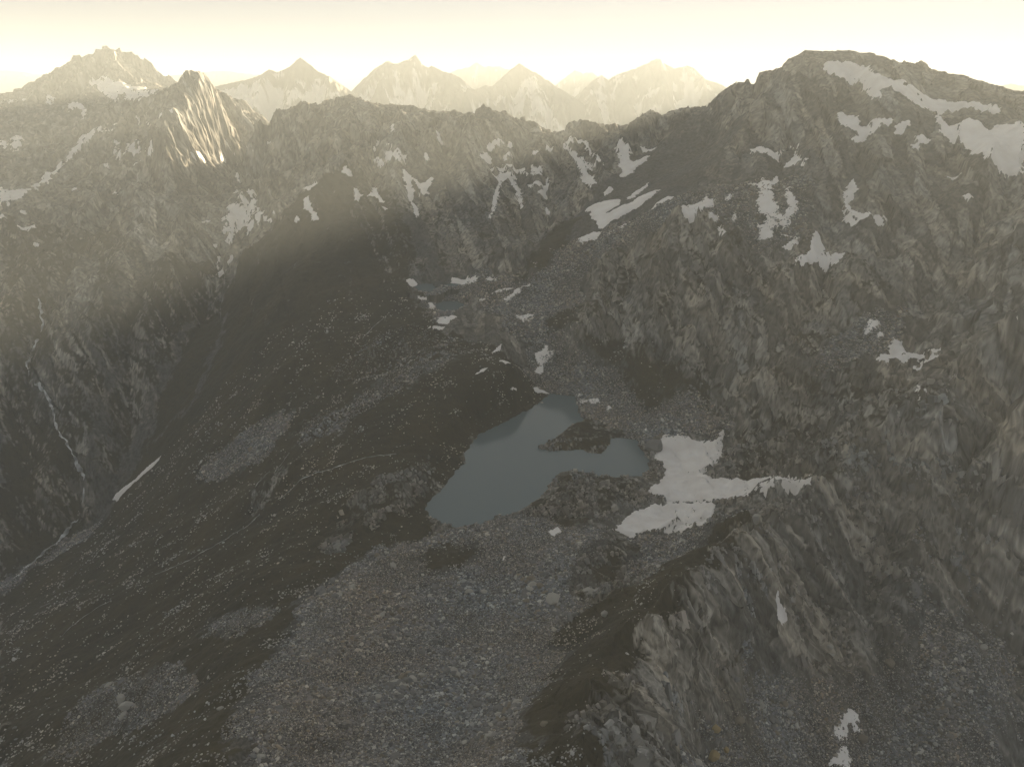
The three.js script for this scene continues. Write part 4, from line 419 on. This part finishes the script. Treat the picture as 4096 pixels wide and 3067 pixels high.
for (const [label, F] of SNOW) {
  const P = []; for (let k = 0; k < F.length; k += 2) P.push([F[k], F[k + 1]]);
  const xs = P.map((p) => p[0]), zs = P.map((p) => p[1]), X0 = Math.min(...xs), X1 = Math.max(...xs), Z0 = Math.min(...zs), Z1 = Math.max(...zs);
  if (Z0 < 700) snowBoxes.push([X0 - 2, X1 + 2, Z0 - 2, Z1 + 2, P]);
  const dist = Math.hypot((X0 + X1) / 2, (Z0 + Z1) / 2), size = Math.min(X1 - X0, Z1 - Z0), ext = Math.max(X1 - X0, Z1 - Z0);
  const c = clamp(dist * 0.0016, 0.7, Math.max(1, ext / 12)), far = smooth(500, 1500, dist), pad = 3 * c + 4;
  const thick = lerp(0.9, 2.6, far), wob = clamp(size * 0.06, 0.5, lerp(2.5, 5, far));
  const keep = (x, z) => -shoreDistance(P, x, z) + wob * (noise(x / (3 * wob) + 3, z / (3 * wob)) * 0.9 + noise(x / wob, z / wob + 7) * 0.6) + c * 0.6;
  const top = (x, z, k) => {
    const e = c * 1.2 + 0.6, f = (height(x, z) * 2 + height(x + e, z) + height(x - e, z) + height(x, z + e) + height(x, z - e)) / 6;
    return f + (k > 0 ? thick * smooth(0, 3 * c, k) + 0.1 : -0.6 * thick);
  };
  const pink = 0.5 + 0.5 * noise(X0 / 30, Z0 / 30) + (/pink|stained|dirty|brown|tongue in/.test(label) ? 0.8 : 0);
  const color = (x, z) => {
    const n = fbm(x / 14, z / 14, 3), m = fbm(x / 3, z / 3, 2), dirt = clamp(0.06 + 0.6 * n + 0.35 * m + 0.2 * pink, 0, 1) * 0.4;
    const v = 0.9 + 0.04 * m;
    return [lerp(v, 0.40, dirt), lerp(v * 0.985, 0.31, dirt), lerp(v * 0.97, 0.25, dirt)];
  };
  const g = meshXZ(X0 - pad, Z0 - pad, Math.ceil((X1 - X0 + 2 * pad) / c) + 1, Math.ceil((Z1 - Z0 + 2 * pad) / c) + 1, c, top, keep, color);
  if (!g.index || !g.index.count) continue;
  snowTris += g.index.count / 3;
  const m = new THREE.Mesh(g, snowMat); m.name = numbered('snow_patch'); m.castShadow = m.receiveShadow = true;
  m.userData = { label, category: 'snow patch', group: 'old snow patches on the slopes' };
  scene.add(m);
}
console.log('snow', SNOW.length, snowTris);

// ---------- brooks ----------
const STREAMS = [["tumbling white mountain stream down the left-hand valley wall",2.2,[-804.8,1188.7,-790,1166,-777.2,1144.6,-767.9,1124.6,-762.6,1105.3,-759.4,1085.9,-756,1065.9,-751.5,1047.4,-744.1,1033,-731.2,1020.7,-714,1007.4,-698.3,994.6,-687.3,983.7,-678.5,972.5,-669.7,959.6,-661.3,945.6,-650.9,931,-636.2,915.6,-620.8,900.7,-607.2,886.7,-594.2,873,-582.6,860.6,-576.4,850.4,-575.7,840.8,-575.8,828.1,-574.1,811.2,-572.6,792.8,-574.5,774.8,-578.9,757.6,-582.9,740.6,-585,723.9,-586,708.1,-587.9,694.5,-591.6,683.7]],["short bright brook on the dark grassy spur below the tarns",1,[-159,862.9,-165.4,849.6,-171.7,834.9,-178,818.6]],["winding brook crossing the grass left of the lake",0.9,[-100.1,554.5,-119,557,-136.1,558.6,-151.1,559.7,-163.9,561,-175.2,562.3,-186.1,562.1,-196.4,557.9,-205.3,549]],["dark brook running beside the winding one on the grass slope",0.7,[-219.8,629.8,-226,610.8,-231.9,591.3,-238.8,573.1]],["broken white brook in a shallow ravine on the grass slope",0.8,[-220.4,540,-225.6,532.2,-233.8,526.9,-244.4,524.4,-254.5,521.7,-263.7,517.7,-275.5,515.3,-291.3,515.6,-309.1,516]],["lower brook on the grass slope near the left edge",0.7,[-340.9,499.4,-351.6,497,-359.9,493,-365.1,486.6,-368,478.2,-369.7,468.5]]];
const foamMat = new THREE.MeshStandardMaterial({ vertexColors: true, roughness: 0.35 });
foamMat.name = 'white water';
for (const [label, wd0, F] of STREAMS) {
  const wd = wd0 * (wd0 > 2 ? 1.6 : 1.0);
  const pts = []; for (let k = 0; k < F.length; k += 2) pts.push(new THREE.Vector3(F[k], 0, F[k + 1]));
  const cv = new THREE.CatmullRomCurve3(pts, false, 'centripetal'), n = Math.ceil(cv.getLength() / 1.6), P = [], C = [], I = [], r = rng(5);
  for (let k = 0; k <= n; k++) {
    const p = cv.getPointAt(k / n), t = cv.getTangentAt(k / n), b = wd * (0.55 + 0.9 * Math.max(0, 0.5 + noise(k / 7, wd * 9)));
    const ox = 0.7 * wd * noise(k / 6, 3 + wd), x = p.x + t.z * ox, z = p.z - t.x * ox;
    const hs = [-1, -0.4, 0.4, 1].map((s) => height(x + t.z * b * s * 0.5, z - t.x * b * s * 0.5)), hm = Math.max(...hs);
    const white = clamp((wd0 > 2 ? 0.7 : 0.25) + 1.1 * noise(k / 5, 2.2 + wd), 0.04, 1);
    [-1, -0.4, 0.4, 1].forEach((s, q) => { P.push(x + t.z * b * s * 0.5, (q === 0 || q === 3) ? hs[q] - 0.4 : hm + 0.45, -(z - t.x * b * s * 0.5)); C.push(lerp(0.12, 0.62, white), lerp(0.13, 0.65, white), lerp(0.14, 0.68, white)); });
    if (k < n) for (let q = 0; q < 3; q++) { const a = k * 4 + q; I.push(a, a + 4, a + 1, a + 1, a + 4, a + 5); }
  }
  const g = new THREE.BufferGeometry(); g.setAttribute('position', new THREE.Float32BufferAttribute(P, 3)); g.setAttribute('color', new THREE.Float32BufferAttribute(C, 3)); g.setIndex(I); g.computeVertexNormals();
  const m = new THREE.Mesh(g, foamMat); m.name = numbered('stream'); m.castShadow = m.receiveShadow = true; m.userData = { kind: 'structure', label, category: 'stream' }; scene.add(m);
}

// ---------- stones ----------
const TONES = [[0.175, 0.177, 0.178], [0.38, 0.371, 0.345], [0.21, 0.187, 0.15], [0.3, 0.235, 0.12]];
function rockGeometry(seed, n, flat) {
  const r = rng(seed), pts = [];
  for (let k = 0; k < n; k++) { const y = 1 - 2 * (k + 0.5) / n, a = k * 2.39996 + r() * 0.9, s = Math.sqrt(1 - y * y), q = 0.42 + 0.16 * r(); pts.push(new THREE.Vector3(Math.cos(a) * s * q * (1.05 + 0.3 * r()), y * q * flat, Math.sin(a) * s * q)); }
  const g = new ConvexGeometry(pts); g.deleteAttribute('uv'); return g;
}
const SHAPES = [[11, 12, 0.7], [23, 14, 0.85], [37, 11, 0.55], [41, 16, 0.75], [59, 13, 0.95]].map((a) => rockGeometry(...a));
function slabGeometry(seed, w, h, d) {
  const r = rng(seed), pts = [];
  for (const x of [-1, 1]) for (const y of [-1, 1]) for (const z of [-1, 1]) pts.push(new THREE.Vector3(x * w * (0.36 + 0.2 * r()), y * h * (0.34 + 0.24 * r()), z * d * (0.36 + 0.2 * r())));
  const g = new ConvexGeometry(pts); g.deleteAttribute('uv'); return g;
}
const STONES = SHAPES.length;
SHAPES.push(slabGeometry(3, 1, 1.7, 0.7), slabGeometry(5, 0.8, 2.1, 0.9), slabGeometry(8, 1.3, 1.1, 0.8), slabGeometry(13, 0.7, 1.4, 1.1));
const BIG = [[101, 26, 0.72], [113, 30, 0.85], [127, 24, 0.6], [131, 28, 0.9]].map((a) => rockGeometry(...a));
const stoneMats = TONES.map((t, k) => { const m = new THREE.MeshStandardMaterial({ color: new THREE.Color().setRGB(...t), roughness: 0.95 }); m.name = 'stone ' + ['grey', 'pale', 'tan', 'ochre'][k]; return m; });
const CRAG = [0.23, 0.222, 0.204];
const BOULDERS = [["pale pointed boulder alone on the scree at the right",308.1,372,4.8,1],["tan square block right of the spur foot",244.9,364.4,6.5,2],["ochre boulder at the lower left of the spur cliff",105.3,279.3,5.8,3],["yellowish boulder near the bottom below the ochre one",111.1,275.6,5,3],["upper of two pale blocks at the foot of the spur",204.6,367,5,1],["lower of two pale blocks at the foot of the spur",203.8,363.7,4.8,1],["upright oval boulder below the spur cliff",122,291.6,5.2,2],["grey angular boulder above the ochre one",105.1,283.8,4,1],["flat pale slab on the scree left of the jagged snow",160.8,316.8,4.1,1],["blue-grey rounded boulder under the spur cliff",124.4,309.4,3.9,0],["brownish block right below the jagged snow",211.7,323.1,5.4,2],["tan slab standing beneath the left end of the spur cliff",107.2,294.2,3.9,2],["small grey boulder midway between spur and jagged snow",156.3,321.1,3.4,0],["broad yellowish slab at the bottom edge",102.1,269.9,5.8,3],["flat grey boulder on the right-hand scree",252.2,342.9,4,0],["dark angular block on the central boulder field",-48.4,373.3,5.1,0],["square dark boulder in the middle of the boulder field",-47.8,301.5,3.9,0],["brown-grey boulder left in the central boulder field",-57.8,318.9,3.8,0],["flat pale boulder at the upper left of the boulder field",-78.2,395.7,4.7,1],["upright grey boulder right of the square dark one",-41.7,314.2,3.9,0],["whitish boulder on the dark grass band",51.5,323.8,4.1,1],["wide pale slab below the layered outcrop",47,358.8,8.2,1],["pinkish boulder where scree meets the lower grass band",11.8,198.8,2.6,2],["light boulder right of centre on the boulder field",-17.6,366.9,4,1],["big sloping slab left of the wide pale slab",24.6,352.8,8.7,1],["large pale boulder on the lower left grass slope",-218.6,311.3,7.3,1],["rounded pale boulder just above the large one",-227.1,319,5.2,1],["lone yellowish boulder on the left grass slope",-423,597.3,5.5,2],["single grey boulder on the grass beside the scree edge",-130.3,243.9,2.4,1],["squat boulder just below the large pale one",-216,302,5,1],["small boulder standing on the left lake shore",31.4,689.1,4,1],["pale boulder on the rough grass left of the knoll",-136.7,677.4,3.6,1],["rounded rock mound between the lake and the big snowfield",127.9,579.6,17.1,0]];
const rb = rng(77);
function boulder(x, Z, s, tone, label, group) {
  const m = new THREE.Mesh(BIG[Math.floor(rb() * BIG.length)], stoneMats[tone]);
  m.name = numbered('boulder'); m.scale.set(s * (0.9 + 0.3 * rb()), s * (0.75 + 0.35 * rb()), s * (0.8 + 0.3 * rb())); m.rotation.set((rb() - 0.5) * 0.7, rb() * 6.28, (rb() - 0.5) * 0.7);
  m.position.set(x, height(x, Z) + s * 0.16, -Z); m.castShadow = m.receiveShadow = true;
  m.userData = { label, category: 'boulder', group }; scene.add(m);
}
for (const [label, x, Z, s, tone] of BOULDERS) boulder(x, Z, s, tone, label, 'boulders that stand out singly');
{
  const spots = [];
  const r = rng(2024), tmp = new THREE.Matrix4(), qt = new THREE.Quaternion(), eu = new THREE.Euler(), sv = new THREE.Vector3(), pv = new THREE.Vector3();
  const mats = SHAPES.map(() => []), cols = SHAPES.map(() => []);
  const tries = 2000000;
  for (let k = 0; k < tries; k++) {
    const th = (r() - 0.5) * 2 * 50 * Math.PI / 180, rr = 140 + 860 * r() ** 1.25, x = Math.sin(th) * rr, Z = Math.cos(th) * rr + OZ;
    const u1 = r(), u2 = r(), u3 = r();
    const wx = x + 10 * noise(x / 26, Z / 26) + 5 * noise(x / 8, Z / 8), wz = Z + 10 * noise(x / 26 + 50, Z / 26) + 5 * noise(x / 8 + 50, Z / 8);
    const R = mask(rockM, wx, wz, 0.9), G = mask(grassM, wx, wz, 0.05);
    const cl = fbm(x / 22, Z / 22, 3), scree = (1 - R) * (1 - G);
    const grassy = G > 0.5;
    const p = grassy ? 0.075 * smooth(0.02, 0.5, cl + 0.25 * noise(x / 70, Z / 70)) + 0.005 : scree ** 2 * 0.95 * smooth(-0.6, 0.05, cl + 0.2);
    const crag = !grassy && R > 0.5;                              // broken blocks and slabs of the cliffs
    if (u1 > (crag ? (rr < 640 ? 0.2 * smooth(0.0, 0.35, cl + 0.1) * (1 - G) : 0) : p)) continue;
    if (crag && snowBoxes.some(([a, b, c, d, P]) => x > a && x < b && Z > c && Z < d && shoreDistance(P, x, Z) < 1)) continue;
    if (BASINS.some((B) => shore(B, x, Z) < 0.5)) continue;
    const dist = Math.hypot(x, Z, 280), mn = dist * 0.0014;
    let size = mn + (grassy ? 0.6 : 0.75) * (0.25 + 0.3 * Math.max(0, cl)) * Math.min(6, Math.pow(1 - u2 * 0.995, -0.42) - 0.6) * (0.7 + dist / 900);
    if (!grassy) size *= 0.72 + 0.75 * smooth(-0.5, 0.6, noise(x / 48, Z / 48) + 0.6 * noise(x / 17, Z / 17));
    if (crag) size = dist * 0.0017 + 0.8 * Math.min(4, Math.pow(1 - u2 * 0.99, -0.4) - 0.6);
    const y = height(x, Z);
    const s = crag ? STONES + Math.floor(u3 * (SHAPES.length - STONES)) : Math.floor(u3 * STONES);
    if (crag) eu.set(-0.5 + (r() - 0.5) * 0.5, 0.6 + (r() - 0.5) * 0.9, 0.35 + (r() - 0.5) * 0.5); else eu.set((r() - 0.5) * 1.1, r() * 6.28, (r() - 0.5) * 1.1); qt.setFromEuler(eu); sv.set(size * (0.8 + 0.6 * r()), size * (0.7 + 0.5 * r()) , size * (0.8 + 0.4 * r())); pv.set(x, y + size * (crag ? 0.1 : 0.12), -Z);
    const big = !crag && size > 1.75 + dist / 900;
    const t = r(), warm = t < 0.62 ? 0 : t < 0.86 ? 1 : 2, b = 0.5 + 1.15 * r() ** 1.6;
    tmp.compose(pv, qt, sv);
    const c = crag ? CRAG : TONES[grassy ? 1 : warm]; const hue = clamp(noise(x / 55 + 7, Z / 55) * 1.2 + 0.5 * noise(x / 12, Z / 12), -1, 1) * 0.09; const rgb = [c[0] * b * (1 + hue), c[1] * b, c[2] * b * (1 - hue) * (warm ? 1 : 1.04)];
    if (big) { spots.push([x, Z, size * 1.25, grassy ? 1 : warm, size / dist, grassy ? 2 : x > 90 && Z < 420 ? 1 : 0, s, [...tmp.elements], rgb]); continue; }
    mats[s].push(...tmp.elements); cols[s].push(...rgb);
  }
  spots.sort((a, b) => b[4] - a[4]);
  for (const q of spots.slice(265)) { mats[q[6]].push(...q[7]); cols[q[6]].push(...q[8]); }
  const im = new THREE.MeshStandardMaterial({ color: 0xffffff, roughness: 0.95 }); im.name = 'loose stone';
  let total = 0;
  SHAPES.forEach((g, s) => {
    const n = mats[s].length / 16; total += n;
    const M = new THREE.InstancedMesh(g, im, n); M.instanceMatrix.array.set(mats[s]); M.instanceColor = new THREE.InstancedBufferAttribute(new Float32Array(cols[s]), 3);
    M.name = numbered(s < STONES ? 'loose_stones' : 'cliff_blocks'); M.castShadow = M.receiveShadow = true; M.frustumCulled = false;
    M.userData = { kind: 'stuff', label: s < STONES ? 'countless loose grey stones covering the scree and strewn over the grass' : 'broken grey blocks and slabs clinging to the cliffs', category: 'stones' }; scene.add(M);
  });
  const tones = ['grey', 'pale', 'brownish', 'yellowish'];
  for (const [x, Z, s, tone, , w] of spots.slice(0, 265)) {
    const place = w === 2 ? (x < -250 ? 'on the grass slope towards the valley' : 'on the dark grass near the scree') : w === 1 ? (Z > 350 ? 'on the scree close under the spur cliff' : 'on the scree ' + (x < 150 ? 'below the left end of the spur cliff' : x < 205 ? 'left of the jagged snow patch' : x < 265 ? 'right of the jagged snow patch' : 'at the lower right edge'))
      : Z > 600 ? 'on the scree behind the lake' : Z > 430 ? 'near the shore of the lake' : (Z > 340 ? 'on the upper ' : Z > 270 ? 'on the middle ' : 'on the lower ') + (x < -60 ? 'left' : x > 10 ? 'right' : 'centre') + ' of the foreground boulder field';
    boulder(x, Z, s, tone, tones[tone] + ' block ' + place, tones[tone] + ' blocks ' + place);
  }
  console.log('stones', total, 'big', spots.length);
}

renderer.render(scene, camera);
